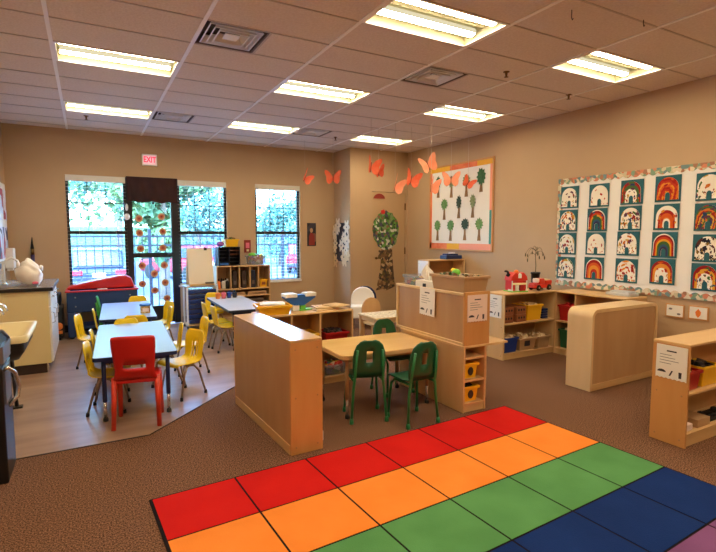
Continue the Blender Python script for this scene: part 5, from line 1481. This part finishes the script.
def car(label, x, y, rz, paint, z=-.40):
    t = thing('car', label, 'car', (x, y, z), rz)
    b = MB(); b.box(-.75, .75, -1.7, 1.7, .28, .85); obj('body', b, paint, t, .12, 3)
    b = MB(); v = b; b.prism([(-1.62, .84), (-1.45, 1.36), (.35, 1.38), (.95, .84)], -.66, .66, 'x'); obj('cabin', b, paint, t, .08, 3)
    b = MB(); b.face([(-.56, -1.615, .93), (.56, -1.615, .93), (.52, -1.50, 1.27), (-.52, -1.50, 1.27)]); obj('rear_window', b, 'carglass', t)
    for sx in (-1, 1):
        b = MB(); b.box(sx * .56 - .15, sx * .56 + .15, -1.73, -1.66, .66, .80); obj('tail_light', b, 'taill', t, .02)
        b = MB(); b.prism([(-1.3, .90), (-1.25, 1.28), (.25, 1.28), (.7, .90)], sx * .662 - .01, sx * .662 + .01, 'x'); obj('side_window', b, 'carglass', t)
    b = MB(); b.box(-.16, .16, -1.72, -1.69, .60, .72); obj('number_plate', b, 'white', t)
    b = MB(); b.box(-.72, .72, -1.76, -1.65, .34, .50); obj('bumper', b, 'iron', t, .03)
    for sx in (-1, 1):
        for sy in (-1.05, 1.05):
            b = MB(); b.lathe([(.24, -.09), (.30, -.07), (.30, .07), (.24, .09)], seg=20); b.xf(Matrix.Translation((sx * .68, sy, .302)) @ Matrix.Rotation(R(90), 4, 'Y')); obj('wheel', b, 'rubber', t)
    return t
car('blue grey car seen from behind through the window above the sand table', .27, 17.2, 0, 'carblue')
car('red car seen through the glass door and the fence', 3.4, 21, .6, 'carred')
car('red car seen far off through the single window', 9.3, 22, -.5, 'carred')

def tree(label, x, y, hh, r, mm, seed, z=-.4):
    rnd = random.Random(seed)
    t = thing('tree', label, 'tree', (x, y, z), 0, 'trees outside')
    b = MB(); b.tube([(0, 0, 0), (.05, 0, hh * .4), (0, 0, hh * .75)], .16, 8, r1=.07); obj('trunk', b, 'bark', t)
    b = MB()
    blobs = [(rnd.gauss(0, r * .45), rnd.gauss(0, r * .3), hh * rnd.uniform(.35, .95), r * rnd.uniform(.35, .6)) for _ in range(14)]
    for _ in range(2600):
        bx, by, bz, br = rnd.choice(blobs)
        v = Vector((rnd.gauss(0, 1), rnd.gauss(0, 1), rnd.gauss(0, 1))).normalized() * br * rnd.uniform(.6, 1)
        p = Vector((bx, by, bz)) + v
        s = rnd.uniform(.09, .2)
        u = Vector((rnd.gauss(0, 1), rnd.gauss(0, 1), rnd.gauss(0, 1))).normalized(); w_ = u.cross(v).normalized() if u.cross(v).length > 1e-6 else Vector((1, 0, 0))
        b.face([p - u * s, p - w_ * s * .5, p + u * s, p + w_ * s * .5])
    obj('crown', b, mm, t)
    return t
tree('broad yellow green tree outside the window above the sand table', -1.5, 19.5, 7.0, 2.3, 'leaf1', 1)
tree('blue green tree outside, between that window and the glass door', 1.3, 25, 7.2, 2.2, 'leaf2', 2)
tree('bright green tree outside, seen through the top of the glass door', 1.85, 14.5, 4.4, 1.1, 'leaf1', 3)
tree('blue green tree outside, behind the easel window', 5.6, 29, 4.3, 2.4, 'leaf2', 4)
tree('low green tree outside, seen through the single window', 9.8, 27, 3.6, 1.6, 'leaf2', 5)
tree('far green tree outside beyond the single window frame', 14.5, 31, 4.4, 2.2, 'leaf1', 6)
tree('large pale tree outside at the counter edge of the sand table window', -4.2, 27, 8, 2.2, 'leaf1', 7)
b = MB(); b.box(-25, 35, 36, 38, -.4, 1.9); struct('hedge_line', b, 'grassy')

# ------------------------------------------------------------------ world, camera, colour management
wd = bpy.data.worlds.new('sky'); bpy.context.scene.world = wd; wd.use_nodes = True
nt = wd.node_tree
bg = nt.nodes['Background']
sky = nt.nodes.new('ShaderNodeTexSky'); sky.sky_type = 'NISHITA'; sky.sun_disc = False; sky.sun_elevation = R(48); sky.sun_rotation = R(200); sky.air_density = 1.2; sky.dust_density = 2.0
nt.links.new(sky.outputs[0], bg.inputs['Color'])
bg.inputs['Strength'].default_value = 5.0

cam = bpy.data.cameras.new('camera'); co = bpy.data.objects.new('camera', cam); C.objects.link(co)
co.location = (0, 0, 1.396)
co.rotation_euler = (PI / 2 - 0.0846353, 0, -0.5053469)
cam.sensor_width = 36; cam.sensor_fit = 'HORIZONTAL'; cam.lens = 489.02 * 36 / 716
cam.clip_start = 0.05; cam.clip_end = 200
sc = bpy.context.scene
sc.camera = co
sc.view_settings.view_transform = 'Standard'; sc.view_settings.look = 'None'; sc.view_settings.exposure = 0.55; sc.view_settings.gamma = 1.0; sc.view_settings.use_curve_mapping = False
sc.cycles.use_denoising = True
sc.cycles.max_bounces = 10; sc.cycles.diffuse_bounces = 5; sc.cycles.transparent_max_bounces = 24
sc.cycles.sample_clamp_indirect = 8
